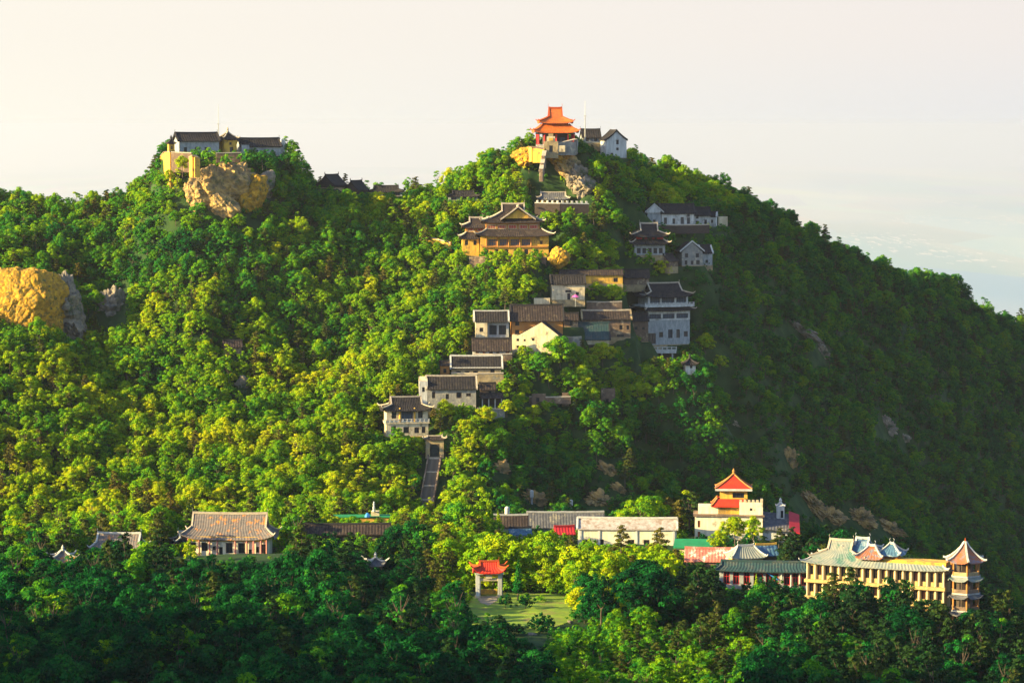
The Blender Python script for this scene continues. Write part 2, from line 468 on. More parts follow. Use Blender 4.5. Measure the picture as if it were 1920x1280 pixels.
def samp(x, y, Z=None):
    Z = ZZ if Z is None else Z
    fx = np.clip((np.asarray(x, float) - GX0) / GS, 0, len(gx) - 1.001)
    fy = np.clip((np.asarray(y, float) - GY0) / GS, 0, len(gy) - 1.001)
    i, j = fx.astype(int), fy.astype(int)
    a, b = fx - i, fy - j
    return (Z[j, i] * (1 - a) + Z[j, i + 1] * a) * (1 - b) + (Z[j + 1, i] * (1 - a) + Z[j + 1, i + 1] * a) * b
def hit(px, py, dmin=300.0, dmax=990.0):
    """distance at which the ray of a photo pixel meets the ground"""
    d = ray(px, py)
    ys = np.arange(dmin, dmax, 0.5)
    k = ys / d[1]
    g = samp(d[0] * k, ys)
    below = np.nonzero(d[2] * k <= g)[0]
    if len(below): return float(ys[below[0]])
    far_ = ys > 560      # the ray clears the crest: take where it passes closest above it
    return float(ys[far_][np.argmin((d[2] * k - g)[far_])])

PADS = []      # (x, y, z, half width, half depth, yaw, falloff)
CLEAR = []     # (px0, px1, py0, py1, D): no nearer tree may cover this window
def pad(x, y, z, hw, hd, yaw, fall=3.0):
    PADS.append((x, y, z, hw, hd, yaw, fall))
def apply_pads():
    for x, y, z, hw, hd, yaw, fall in PADS:
        c, s = math.cos(-yaw), math.sin(-yaw)
        R_ = hw + hd + fall + 2
        j0, j1 = max(0, int((y - R_ - GY0) / GS)), int((y + R_ - GY0) / GS) + 2
        i0, i1 = max(0, int((x - R_ - GX0) / GS)), int((x + R_ - GX0) / GS) + 2
        X, Y = XX[j0:j1, i0:i1] - x, YY[j0:j1, i0:i1] - y
        lx, ly = X * c - Y * s, X * s + Y * c
        d = np.hypot(np.maximum(0, np.abs(lx) - hw), np.maximum(0, np.abs(ly) - hd))
        w = 1 - sst(0.5, fall, d)
        ZZ[j0:j1, i0:i1] = ZZ[j0:j1, i0:i1] * (1 - w) + (z - 0.15) * w

CARVE = []
def carve():
    for a, b, hw in CARVE:
        dx, dy = b.x - a.x, b.y - a.y
        L2 = dx * dx + dy * dy
        t = ((XX - a.x) * dx + (YY - a.y) * dy) / L2
        tc_ = np.clip(t, 0, 1)
        d = np.hypot(XX - a.x - dx * tc_, YY - a.y - dy * tc_)
        lim = a.z + (b.z - a.z) * t - .7
        w = 1 - sst(hw, hw + 4, d)
        ZZ[...] = np.where((d < hw + 4) & (t > -.1) & (t < 1.1), np.minimum(ZZ, ZZ * (1 - w) + lim * w), ZZ)
def build_ground():
    ex = 2.0 * 1.16 ** np.arange(1, 70)
    ex = np.cumsum(ex); ex = ex[ex < 75000]
    xs = np.concatenate([(GX0 - ex)[::-1], gx, GX1 + ex])
    ys = np.concatenate([(GY0 - ex[ex < 9000])[::-1], gy, GY1 + ex])
    X, Y = np.meshgrid(xs, ys)
    Xc, Yc = np.clip(X, GX0, GX1), np.clip(Y, GY0, GY1)
    base = samp(Xc, Yc)
    r = np.hypot(X - Xc, Y - Yc)
    far = -1000 + fbm(X, Y, 9000, 4) * 14 * sst(2500, 9000, r)
    w = sst(0, 2200, r) ** 0.75
    Z = base * (1 - w) + far * w
    ny, nx = X.shape
    me = bpy.data.meshes.new('ground')
    me.vertices.add(nx * ny)
    me.vertices.foreach_set('co', np.stack([X, Y, Z], -1).ravel().astype(np.float32))
    a = (np.arange(ny - 1)[:, None] * nx + np.arange(nx - 1)[None, :]).ravel()
    q = np.stack([a, a + 1, a + nx + 1, a + nx], -1).ravel()
    me.loops.add(len(q))
    me.loops.foreach_set('vertex_index', q.astype(np.int32))
    me.polygons.add(len(a))
    me.polygons.foreach_set('loop_start', (np.arange(len(a)) * 4).astype(np.int32))
    me.polygons.foreach_set('use_smooth', np.ones(len(a), bool))
    me.update(calc_edges=True)
    # material: forest floor near, haze-paled farmland far out on the plain
    m = bpy.data.materials.new('ground')
    m.use_nodes = True
    t = m.node_tree
    b = t.nodes['Principled BSDF']
    b.inputs['Roughness'].default_value = 0.95
    b.inputs['Specular IOR Level'].default_value = 0.1
    g = N(t, 'ShaderNodeNewGeometry')
    n1 = N(t, 'ShaderNodeTexNoise'); n1.inputs['Scale'].default_value = 0.35; n1.inputs['Detail'].default_value = 6
    t.links.new(g.outputs['Position'], n1.inputs['Vector'])
    c1 = N(t, 'ShaderNodeValToRGB')
    c1.color_ramp.elements[0].position = 0.35; c1.color_ramp.elements[0].color = (0.010, 0.030, 0.008, 1)
    c1.color_ramp.elements[1].position = 0.70; c1.color_ramp.elements[1].color = (0.035, 0.062, 0.016, 1)
    t.links.new(n1.outputs['Fac'], c1.inputs[0])
    # plain: colours paled and blued, distance haze put into the albedo
    mp = N(t, 'ShaderNodeMapping'); mp.inputs['Scale'].default_value = (1 / 900, 1 / 5000, 0.0)
    t.links.new(g.outputs['Position'], mp.inputs[0])
    v = N(t, 'ShaderNodeTexVoronoi'); v.inputs['Scale'].default_value = 1.0
    t.links.new(mp.outputs[0], v.inputs['Vector'])
    n2 = N(t, 'ShaderNodeTexNoise'); n2.inputs['Scale'].default_value = 0.35; n2.inputs['Detail'].default_value = 7
    t.links.new(mp.outputs[0], n2.inputs['Vector'])
    c2 = N(t, 'ShaderNodeValToRGB')
    c2.color_ramp.elements[0].position = 0.38; c2.color_ramp.elements[0].color = (0.16, 0.30, 0.31, 1)
    c2.color_ramp.elements[1].position = 0.62; c2.color_ramp.elements[1].color = (0.52, 0.47, 0.36, 1)
    t.links.new(n2.outputs['Fac'], c2.inputs[0])
    mx = N(t, 'ShaderNodeMix', data_type='RGBA', blend_type='MULTIPLY'); mx.inputs['Factor'].default_value = 0.35
    t.links.new(c2.outputs[0], mx.inputs['A']); t.links.new(v.outputs['Color'], mx.inputs['B'])
    # villages: small pale specks
    mp3 = N(t, 'ShaderNodeMapping'); mp3.inputs['Scale'].default_value = (1 / 60, 1 / 500, 0.0)
    t.links.new(g.outputs['Position'], mp3.inputs[0])
    n3 = N(t, 'ShaderNodeTexNoise'); n3.inputs['Scale'].default_value = 1.0; n3.inputs['Detail'].default_value = 2
    t.links.new(mp3.outputs[0], n3.inputs['Vector'])
    n4 = N(t, 'ShaderNodeTexNoise'); n4.inputs['Scale'].default_value = 0.9; n4.inputs['Detail'].default_value = 3
    t.links.new(mp.outputs[0], n4.inputs['Vector'])
    ml = N(t, 'ShaderNodeMath', operation='MULTIPLY'); t.links.new(n3.outputs['Fac'], ml.inputs[0]); t.links.new(n4.outputs['Fac'], ml.inputs[1])
    r3 = N(t, 'ShaderNodeMapRange'); r3.inputs['From Min'].default_value = 0.36; r3.inputs['From Max'].default_value = 0.40
    t.links.new(ml.outputs[0], r3.inputs['Value'])
    mv = N(t, 'ShaderNodeMix', data_type='RGBA'); mv.inputs['B'].default_value = (0.48, 0.44, 0.36, 1)
    t.links.new(r3.outputs[0], mv.inputs['Factor']); t.links.new(mx.outputs['Result'], mv.inputs['A'])
    sp = N(t, 'ShaderNodeSeparateXYZ'); t.links.new(g.outputs['Position'], sp.inputs[0])
    rr = N(t, 'ShaderNodeMapRange'); rr.inputs['From Min'].default_value = -400; rr.inputs['From Max'].default_value = -850
    t.links.new(sp.outputs['Z'], rr.inputs['Value'])
    fm = N(t, 'ShaderNodeMix', data_type='RGBA')
    t.links.new(rr.outputs[0], fm.inputs['Factor']); t.links.new(c1.outputs[0], fm.inputs['A']); t.links.new(mv.outputs['Result'], fm.inputs['B'])
    t.links.new(fm.outputs['Result'], b.inputs['Base Color'])
    me.materials.append(m)
    o = link('ground', me)
    tag(o, kind='structure')
    return o
# ------------------------------------------------------------------ building kit
def prof(s, h):
    return h * (0.72 * s + 0.28 * s * s)
def roof_parts(root, s, x, y, z, W, Dp, h, kind, m, ridge_m, rw=None, s0=0.5, lift=0.0, inner=None, ribs=True, label=None, horn=True, ped_m=None, ridge_h=0.35, gable_trim=None):
    """all metres. z is the eave height; (W,Dp) the size over the eaves"""
    rw = W / 2 if kind == 'gable' else (rw if rw is not None else max(0.05, W / 2 - Dp / 2))
    smax = 1.0
    wi, di = inner if inner else (0, 0)
    def hx(t):
        if kind == 'gable': return W / 2
        if kind == 'hip': return W / 2 + (rw - W / 2) * t
        if kind == 'xie': return W / 2 + (rw - W / 2) * min(1, t / s0)
        return W / 2 + (wi / 2 - W / 2) * t
    def hy(t):
        if kind == 'skirt': return Dp / 2 + (di / 2 - Dp / 2) * t
        return Dp / 2 * (1 - t)
    def up(u, t):
        return lift * abs(u) ** 5 * (1 - t) ** 2
    SS = [0, .12, .25, .38, .5, .65, .8, 1.0]
    if kind == 'xie': SS = sorted(set([0, s0 * .25, s0 * .5, s0 * .75, s0, (1 + s0) / 2, 1.0]))
    nrib = max(3, int(W / 0.55)) if ribs else 5
    nrib = min(nrib, 60)
    roof = MB()
    th = 0.16
    for sg in (-1, 1):
        g = []
        for t in SS:
            row = []
            for j in range(2 * nrib + 1):
                u = -1 + j / nrib
                rb = (0.07 if j % 2 else 0) if ribs else 0
                row.append((x - sg * hx(t) * u, y + sg * hy(t), z + prof(t, h) + up(u, t) + rb))
            g.append(row)
        roof.slab(g, th)
    if kind != 'gable':
        SD = [t for t in SS if kind != 'xie' or t <= s0 + 1e-6]
        nr2 = min(40, max(2, int(Dp / 0.55))) if ribs else 4
        for sg in (-1, 1):
            g = []
            for t in SD:
                row = []
                for j in range(2 * nr2 + 1):
                    u = -1 + j / nr2
                    rb = (0.07 if j % 2 else 0) if ribs else 0
                    row.append((x + sg * hx(t), y + sg * hy(t) * u, z + prof(t, h) + up(u, t) + rb))
                g.append(row)
            roof.slab(g, th)
    ro = roof.build('roof', m, root, label)
    # main ridge with raised ends
    zt = z + h
    if kind != 'skirt' and (rw > 0.3):
        mb = MB()
        n = 9
        pts = [(x - rw + 2 * rw * i / (n - 1), y, zt - 0.05 + (0.25 * ridge_h * abs(2 * i / (n - 1) - 1) ** 3)) for i in range(n)]
        mb.sweep(pts, 0.26, ridge_h)
        mb.build('ridge', ridge_m, ro)
        if horn:
            k = ridge_h * 1.3
            for sg in (-1, 1):
                q = MB()
                q.sweep([(x + sg * (rw - .7 * k), y, zt), (x + sg * (rw - .1 * k), y, zt + k * .6), (x + sg * (rw + .15 * k), y, zt + k * 1.3), (x + sg * (rw - .15 * k), y, zt + k * 1.9)], .28, .45 * k, .5)
                q.build('ridge_ornament', ridge_m, ro)
    if kind == 'hip' and rw <= 0.3:
        MB().lathe([(.12, zt - .1), (.34, zt + .1), (.2, zt + .35), (.3, zt + .55), (.05, zt + 1.1)], x, y, 8).build('finial', ridge_m, ro)
    # corner ridges
    if kind != 'gable':
        send = s0 if kind == 'xie' else 1.0
        for sx in (-1, 1):
            for sy in (-1, 1):
                pts = []
                for i in range(7):
                    t = send * (1 - i / 6)
                    pts.append((x + sx * hx(t), y + sy * hy(t), z + prof(t, h) + up(1, t)))
                e = Vector(pts[-1]); dd = (e - Vector(pts[-2])); dd.z = 0; dd.normalize()
                tip = 0.25 + lift * .8
                pts.append(tuple(e + dd * tip * .6 + Vector((0, 0, tip * .45))))
                MB().sweep(pts, .24, .26, .8).build('hip_ridge', ridge_m, ro)
    if kind == 'xie':      # triangular gable walls and their verges
        for sx in (-1, 1):
            y0 = hy(s0)
            zz = z + prof(s0, h)
            pm = MB().prism_x([(-y0 * .93 + y, zz - .02), (y0 * .93 + y, zz - .02), (y, zt - .2)], x + sx * (rw - .55), x + sx * (rw - .35))
            pm.build('pediment', ped_m or m, root)
            for sy in (-1, 1):
                pts = [(x + sx * (rw - .12), y + sy * hy(t), z + prof(t, h)) for t in (1, .9, (1 + s0) / 2, s0)]
                MB().sweep(pts, .3, .28).build('verge', ridge_m, ro)
    if kind == 'gable' and gable_trim:
        for sx in (-1, 1):
            for sy in (-1, 1):
                pts = [(x + sx * (W / 2 - .05), y + sy * hy(t), z + prof(t, h) - .15) for t in (1, .75, .5, .25, 0)]
                MB().sweep(pts, .36, .42).build('verge', gable_trim, ro)
    return ro

_wc = {}
def window_meshes(w, h, kind, fm):
    key = (round(w, 2), round(h, 2), kind, fm)
    if key in _wc: return _wc[key]
    f, p = MB(), MB()
    b = min(.12, w * .12)
    if kind in ('arch', 'round'):
        n = 12
        out, inn = [], []
        for i in range(n + 1):
            if kind == 'arch':
                a = math.pi * i / n
                r = w / 2 - b * .5
                inn.append((r * math.cos(a), h - w / 2 + r * math.sin(a)))
                if i <= n * .25: out.append((w / 2, h * (i / (n * .25)) if 0 else h - w / 2 + (w / 2) * i / (n * .25)))
                elif i >= n * .75: out.append((-w / 2, h - (w / 2) * (i - n * .75) / (n * .25)))
                else: out.append((w / 2 - w * (i - n * .25) / (n * .5), h))
            else:
                a = 2 * math.pi * i / n + math.pi / 4
                r = w / 2 - b * .5
                inn.append((r * math.cos(a), h / 2 + r * math.sin(a) * h / w))
                k = 1 / max(abs(math.cos(a)), abs(math.sin(a)))
                out.append((w / 2 * math.cos(a) * k, h / 2 + h / 2 * math.sin(a) * k))
        for i in range(n):
            q = [out[i], out[i + 1], inn[i + 1], inn[i]]
            f.prism_y(q, 0.03, 0.20)
        if kind == 'arch':
            f.prism_y([(w / 2, 0), (w / 2, h - w / 2), (w / 2 - b * .5, h - w / 2), (w / 2 - b * .5, 0)], 0.03, 0.20)
            f.prism_y([(-w / 2, 0), (-w / 2 + b * .5, 0), (-w / 2 + b * .5, h - w / 2), (-w / 2, h - w / 2)], 0.03, 0.20)
        p.box(0, .24, 0, w, .03, h)
    else:
        f.box(-w / 2 + b / 2, .10, 0, b, .12, h); f.box(w / 2 - b / 2, .10, 0, b, .12, h)
        f.box(0, .10, h - b, w - 2 * b, .12, b); f.box(0, .10, 0, w - 2 * b, .12, b)
        nm = 0 if kind == 'door' and w < 1 else max(1, int(w / 1.0))
        if kind in ('lattice', 'redpanel'): nm = max(3, int(w / .45))
        for i in range(nm):
            xx = -w / 2 + w * (i + 1) / (nm + 1)
            f.box(xx, .11, b, b * .5, .08, h - 2 * b)
        if kind in ('lattice', 'rect') and h > 1.2:
            f.box(0, .115, h * .6, w - 2 * b, .07, b * .5)
        p.box(0, .19, .01, w - .02, .03, h - .02)
    fmat = fm
    pm = {'redpanel': 'red', 'lattice': 'blueglass'}.get(kind, 'pane')
    _wc[key] = (f.mesh('window_frame', M[fmat]), p.mesh('window_pane', M[pm]))
    return _wc[key]

def vol(root, s, x, y, z, w, h, d, wall='grey', front=(), left=(), right=(), roof=None, base=1.6, fm='frame', plinth='stone', label=None, solid=False, wname='wall'):
    """one block of a building; x,y,z,w,h,d in photo pixels, s metres per pixel. Openings: (cx, z, w, h, kind)"""
    X, Y, Z, Wd, H, Dd = x * s, y * s, z * s, w * s, h * s, d * s
    T = 0.28
    wm = MB()
    sides = {'f': (Wd, front), 'r': (Dd - 2 * T, right), 'b': (Wd, ()), 'l': (Dd - 2 * T, left)}
    rot = {'f': (0, -1), 'r': (1, 0), 'b': (0, 1), 'l': (-1, 0)}
    opn = []
    for k, (L, ops) in sides.items():
        nx, ny = rot[k]
        off = Dd / 2 if k in 'fb' else Wd / 2
        ang = {'f': 0, 'r': math.pi / 2, 'b': math.pi, 'l': -math.pi / 2}[k]
        ca, sa = math.cos(ang), math.sin(ang)
        O = []
        for (cx, z0, ww, hh, kd) in ops:
            O.append((cx * s - ww * s / 2, z0 * s, cx * s + ww * s / 2, (z0 + hh) * s, kd))
        us = sorted(set([-L / 2, L / 2] + [o[0] for o in O] + [o[2] for o in O]))
        vs = sorted(set([0, H] + [o[1] for o in O] + [min(H, o[3]) for o in O]))
        for i in range(len(us) - 1):
            if us[i + 1] - us[i] < 1e-4: continue
            j = 0
            while j < len(vs) - 1:
                def inside(jj):
                    um, vm = (us[i] + us[i + 1]) / 2, (vs[jj] + vs[jj + 1]) / 2
                    return any(o[0] < um < o[2] and o[1] < vm < o[3] for o in O)
                if inside(j): j += 1; continue
                j2 = j
                while j2 + 1 < len(vs) - 1 and not inside(j2 + 1): j2 += 1
                um, du = (us[i] + us[i + 1]) / 2, us[i + 1] - us[i]
                lx, ly = um, -(off - T / 2)
                wm.box(X + lx * ca - ly * sa, Y + lx * sa + ly * ca, Z + vs[j], du, T, vs[j2 + 1] - vs[j], ang)
                j = j2 + 1
        for o in O:
            lx, ly = (o[0] + o[2]) / 2, -off
            opn.append((X + lx * ca - ly * sa, Y + lx * sa + ly * ca, Z + o[1], ang, o[2] - o[0], min(o[3], H) - o[1], o[4]))
    if base:
        MB().box(X, Y, Z - base, Wd + .12, Dd + .12, base - .003).build('plinth', M[plinth], root)
    wo_ = wm.build(wname, M[wall], root, label)
    for (a, b, c, ang, ww, hh, kd) in opn:
        fme, pme = window_meshes(ww, hh, kd, fm)
        f = link('door' if kd == 'door' else 'window', fme, root, None, (a, b, c), ang)
        link('pane', pme, f)
    # floor slab closes the block so that openings are dark
    MB().box(X, Y, Z + H - .12, Wd - 2 * T - .01, Dd - 2 * T - .01, .10).build('ceiling', M['frame'], root)
    if roof:
        r = dict(kind='gable', rh=14, ox=3, oy=5, m='tile', ridge='ridge_dark', rw=None, s0=.5, lift=0, trim=None, ped=None, inner=None, ribs=True, horn=True, rhh=.35, gz=None)
        r.update(roof)
        RW, RD = Wd + 2 * r['ox'] * s, Dd + 2 * r['oy'] * s
        hh = r['rh'] * s
        if r['kind'] == 'skirt':
            inn = (r['inner'][0] * s, r['inner'][1] * s)
            zoff = 0
        else:
            inn = None
            zoff = prof(1 - Dd / RD, hh)
        ro = roof_parts(root, s, X, Y, Z + H - zoff + .02, RW, RD, hh, r['kind'], M[r['m']], M[r['ridge']], rw=(r['rw'] * s if r['rw'] is not None else None),
                        s0=r['s0'], lift=r['lift'], inner=inn, ribs=r['ribs'], horn=r['horn'], ped_m=M[r['ped']] if r['ped'] else None, ridge_h=r['rhh'], gable_trim=M[r['trim']] if r['trim'] else None)
        if r['kind'] == 'gable':
            zb = Z + H - zoff + .02
            for sx in (-1, 1):
                poly = []
                for i in range(9):
                    yy = -Dd / 2 + Dd * i / 8
                    poly.append((Y + yy, zb + prof(1 - abs(yy) / (RD / 2), hh) - .17))
                poly[0] = (Y - Dd / 2, Z + H); poly[-1] = (Y + Dd / 2, Z + H)
                poly = [(a, max(b, Z + H)) for a, b in poly]
                xa = X + sx * (Wd / 2 - T)
                MB().prism_x(poly if 1 else poly, min(xa, X + sx * Wd / 2), max(xa, X + sx * Wd / 2)).build('gable', M[r['gz'] or wall], root)
        return ro
def deck(root, s, x, y, z, w, h, d, m, name='terrace'):
    return MB().box(x * s, y * s, z * s, w * s, d * s, h * s).build(name, M[m], root)
_cc = {}
def columns(root, s, xs, y, z, h, r, m):
    k = (round(h * s, 2), r, m)
    if k not in _cc:
        _cc[k] = MB().lathe([(r * 1.4, 0), (r * 1.4, .15), (r, .18), (r * .94, h * s)], 0, 0, 8).mesh('column', M[m])
    for x in xs: link('column', _cc[k], root, None, (x * s, y * s, z * s))
def balustrade(root, s, x0, x1, y, z, h, m, step=7):
    n = max(1, int(abs(x1 - x0) / step))
    H = h * s
    MB().box((x0 + x1) / 2 * s, y * s, z * s + H * .82, abs(x1 - x0) * s, .16, H * .18).build('rail', M[m], root)
    MB().box((x0 + x1) / 2 * s, y * s, z * s, abs(x1 - x0) * s, .10, H * .45).build('rail_panel', M[m], root)
    me = MB().box(0, 0, 0, .22, .22, H * 1.08).mesh('baluster', M[m])
    for i in range(n + 1):
        link('baluster', me, root, None, ((x0 + (x1 - x0) * i / n) * s, y * s, z * s))

def site(name, label, cat, px, py, hw, hd, yaw=0, D=None, group=None, clear=None, front=None, padf=3.0):
    """a building's Empty on the ground under photo pixel (px,py); hw, hd = half footprint in pixels"""
    if D is None:
        D = hit(px, py)
        if D is None: print('NO HIT', name, px, py); D = 650
    s = D / F
    p = W3(px, py, D)
    a = R(yaw)
    # the pixel names the foot of the front wall: the origin lies half a depth behind it
    c = Vector((p.x - math.sin(a) * hd * s, p.y + math.cos(a) * hd * s, p.z))
    c.x = p.x * (c.y / p.y)
    root = empty(name, c, a)
    tag(root, label, cat, group)
    pad(c.x, c.y, c.z, hw * s + .5, hd * s + .5, a, padf)
    if clear: CLEAR.append((*clear, D + hd * s))
    root['s'] = s
    del root['s']
    return root, s
# ------------------------------------------------------------------ trees
def ico(sub):
    import bmesh
    bm = bmesh.new()
    bmesh.ops.create_icosphere(bm, subdivisions=sub, radius=1)
    v = np.array([x.co[:] for x in bm.verts]); f = np.array([[q.index for q in p.verts] for p in bm.faces])
    bm.free()
    return v, f
ICO1 = ico(1)
def np_mesh(name, v, quads, tris, leafvar, m):
    me = bpy.data.meshes.new(name)
    me.vertices.add(len(v))
    me.vertices.foreach_set('co', np.asarray(v, np.float32).ravel())
    nq, ntr = len(quads), len(tris)
    idx = np.concatenate([np.asarray(quads, np.int32).ravel(), np.asarray(tris, np.int32).ravel()]).astype(np.int32)
    me.loops.add(len(idx)); me.loops.foreach_set('vertex_index', idx)
    me.polygons.add(nq + ntr)
    st = np.concatenate([np.arange(nq) * 4, nq * 4 + np.arange(ntr) * 3]).astype(np.int32)
    me.polygons.foreach_set('loop_start', st)
    me.update(calc_edges=True)
    a = me.attributes.new('leafvar', 'FLOAT', 'FACE')
    a.data.foreach_set('value', np.asarray(leafvar, np.float32))
    me.materials.append(m)
    return me
def crown(name, seed, lobes, leaf, per, m, core=0.62, up=0.35, flat=1.0):
    """lobes: (x,y,z,rx,rz). Leaf-sized folded quads over every lobe, around a dense inner mass"""
    r = np.random.RandomState(seed)
    V, Q, T, LV = [], [], [], []
    nv = 0
    for (x, y, z, rx, rz) in lobes:
        n = int(per * (rx * rx + rx * rz) / 2)
        lobe_v = r.rand() * 0.5
        d = r.normal(size=(n, 3)); d /= np.linalg.norm(d, axis=1)[:, None]
        d[:, 2] = np.where(d[:, 2] < -0.35, -d[:, 2], d[:, 2])
        rad = 0.72 + 0.36 * r.rand(n) ** 0.8
        c = np.array([x, y, z]) + d * rad[:, None] * np.array([rx, rx, rz])
        nn = d + r.normal(size=(n, 3)) * 0.42 + np.array([0, 0, up])
        nn /= np.linalg.norm(nn, axis=1)[:, None]
        a = np.cross(nn, r.normal(size=(n, 3))); a /= np.linalg.norm(a, axis=1)[:, None]
        b = np.cross(nn, a)
        s = leaf * (0.6 + 0.8 * r.rand(n))[:, None]
        k = (0.55 + 0.35 * r.rand(n))[:, None]
        fold = nn * s * 0.25
        vv = np.stack([c - a * s * .5, c - b * s * .5 * k - fold * .3, c + a * s * .5 + fold, c + b * s * .5 * k], 1)
        V.append(vv.reshape(-1, 3)); Q.append((np.arange(n * 4).reshape(-1, 4)) + nv); nv += n * 4
        LV.append(np.clip(lobe_v * 1.3 + 0.35 * r.rand(n), 0, 1))
    tl = []
    for (x, y, z, rx, rz) in lobes:
        v, f = ICO1
        jit = 1 + r.normal(size=(len(v), 1)) * 0.10
        vv = v * jit * core * np.array([rx, rx, rz]) + np.array([x, y, z])
        V.append(vv); T.append(f + nv); nv += len(vv)
        tl.append(np.full(len(f), 0.05))  # inner mass takes a very dark leaf value, painting the crown's inner shade
    return np_mesh(name, np.concatenate(V), np.concatenate(Q), np.concatenate(T), np.concatenate(LV + tl), m)
def trunk_mesh(name, seed, h, rad, spread, nb=5):
    r = random.Random(seed)
    mb = MB()
    pts = [Vector((0, 0, -1.2))]
    for i in range(1, 5):
        pts.append(Vector((r.uniform(-.12, .12) * i * h / 6, r.uniform(-.12, .12) * i * h / 6, h * i / 4)))
    for i in range(4):
        mb.tube(pts[i], pts[i + 1], rad * (1 - i * .2), rad * (1 - (i + 1) * .2), 7)
    for k in range(nb):
        a = k * 2.4 + r.random()
        b0 = pts[2] + (pts[3] - pts[2]) * r.random()
        e = b0 + Vector((math.cos(a) * spread, math.sin(a) * spread, h * r.uniform(.15, .35)))
        md = (b0 + e) / 2 + Vector((0, 0, -.15))
        mb.tube(b0, md, rad * .4, rad * .28, 5); mb.tube(md, e, rad * .28, rad * .12, 5)
    return mb.mesh(name, M['bark'])
SPEC = []   # (crown mesh, trunk mesh, crown radius, height, kind)
def broad(seed, Rr, H, nl, leaf=0.27, per=190, low=.20):
    r = np.random.RandomState(seed)
    L = []
    zc, hh = H * (.5 + low * .5), H * (.5 - low * .5)
    ax = 1 + r.normal(size=2) * .10
    n = int(nl * 2.1)
    for k in range(n):
        t = (k + .5) / n
        cz = 1 - 1.75 * t                       # from the top down
        a = k * 2.399 + r.rand() * .9
        s = Rr * (.17 + .17 * r.rand()) * (1.12 if t < .3 else 1)
        sr = math.sqrt(max(0.02, 1 - cz * cz)) if cz > 0 else (1 - .25 * cz * cz)
        rr = max(0.0, Rr * sr * (.66 + .50 * r.rand()) - s * .45)
        zz = zc + (hh - s * .7) * cz + r.normal() * .12 * Rr * .5
        L.append((math.cos(a) * rr * ax[0], math.sin(a) * rr * ax[1], zz, s, s * (.62 + .25 * r.rand())))
    L.append((0, 0, zc - hh * .1, Rr * .50, hh * .58))
    return crown('broadleaf_crown_%d' % seed, seed, L, leaf, per, M['leaf'], core=.55)
def pine(seed, Rr, H):
    r = np.random.RandomState(seed)
    L = []
    n = 15
    for k in range(n):
        t = k / (n - 1)
        a = k * 2.4 + r.rand()
        rr = Rr * (0.72 - .55 * t) * (0.6 + .6 * r.rand())
        s = Rr * (.42 - .20 * t) * (.85 + .4 * r.rand())
        L.append((math.cos(a) * rr, math.sin(a) * rr, H * (.42 + .54 * t), s, s * .42))
    return crown('pine_crown_%d' % seed, seed, L, 0.30, 190, M['needle'], core=.6, up=.6)
def cone(seed, Rr, H):
    r = np.random.RandomState(seed)
    L = []
    for k in range(16):
        t = k / 15
        a = k * 2.4
        s = Rr * (1 - t) ** .8 * .62 + .12
        L.append((math.cos(a) * Rr * .38 * (1 - t), math.sin(a) * Rr * .38 * (1 - t), H * (.08 + .90 * t), s, s * .9))
    return crown('cypress_crown_%d' % seed, seed, L, 0.24, 260, M['leaf'], core=.7, up=.5)
for i, (Rr, H, nl) in enumerate([(2.5, 6.2, 13), (2.2, 5.6, 11), (2.8, 6.6, 15), (2.0, 6.2, 10), (2.4, 5.4, 12), (3.0, 6.4, 16)]):
    SPEC.append((broad(11 + i, Rr, H, nl), trunk_mesh('broadleaf_trunk_%d' % i, i, H * .72, .17, Rr * .5), Rr, H, 'broad'))
for i, (Rr, H) in enumerate([(2.2, 7.0), (1.9, 6.4)]):
    SPEC.append((pine(31 + i, Rr, H), trunk_mesh('pine_trunk_%d' % i, 20 + i, H * .86, .16, Rr * .4, 4), Rr, H, 'pine'))
SPEC.append((cone(41, 1.1, 6.0), trunk_mesh('cypress_trunk', 30, 4.5, .12, .3, 2), 1.1, 6.0, 'cone'))
for i, (Rr, H) in enumerate([(1.5, 2.4), (1.2, 1.9)]):     # shrubs
    SPEC.append((broad(51 + i, Rr, H, 6, .25, 200, .0), trunk_mesh('shrub_stem_%d' % i, 40 + i, H * .6, .06, Rr * .5), Rr, H, 'shrub'))
NB = 6
def ragged(seed, Rr, H, n, leaf, per):
    r = np.random.RandomState(seed)
    L = []
    for k in range(n):
        a = r.rand() * 6.28
        t = r.rand()
        rr = Rr * (.25 + .75 * r.rand()) * (1 - .55 * t)
        s = Rr * (.16 + .16 * r.rand())
        L.append((math.cos(a) * rr, math.sin(a) * rr, H * (.22 + .74 * t), s * 1.15, s * .62))
    return crown('open_crown_%d' % seed, seed, L, leaf, per, M['leaf'], core=.45)
for i, (Rr, H, n_) in enumerate([(2.5, 6.6, 26), (1.6, 7.2, 24), (2.8, 6.0, 30)]):
    SPEC.append((ragged(61 + i, Rr, H, n_, .26, 210), trunk_mesh('open_trunk_%d' % i, 60 + i, H * .85, .13, Rr * .6, 7), Rr, H, 'broad'))
print('species', time.time() - T0)

def vnoise(x, y, s, seed):
    return fbm(np.asarray(x, float), np.asarray(y, float), s, seed)

FZ = ZZ
H_CAN = ZZ + 3.2     # rough canopy used only to find out which trees stand in view
def in_view(x, y, z, top, lim=0.0):
    """is the crown top seen over the ground and canopy in front?"""
    ok = np.ones(len(x), bool)
    fr = np.linspace(0.35, 0.985, 110)
    zt = z + top
    for f in fr:
        g = samp(x * f, y * f, ZZ)
        ok &= (zt * f) > g - lim
    return ok

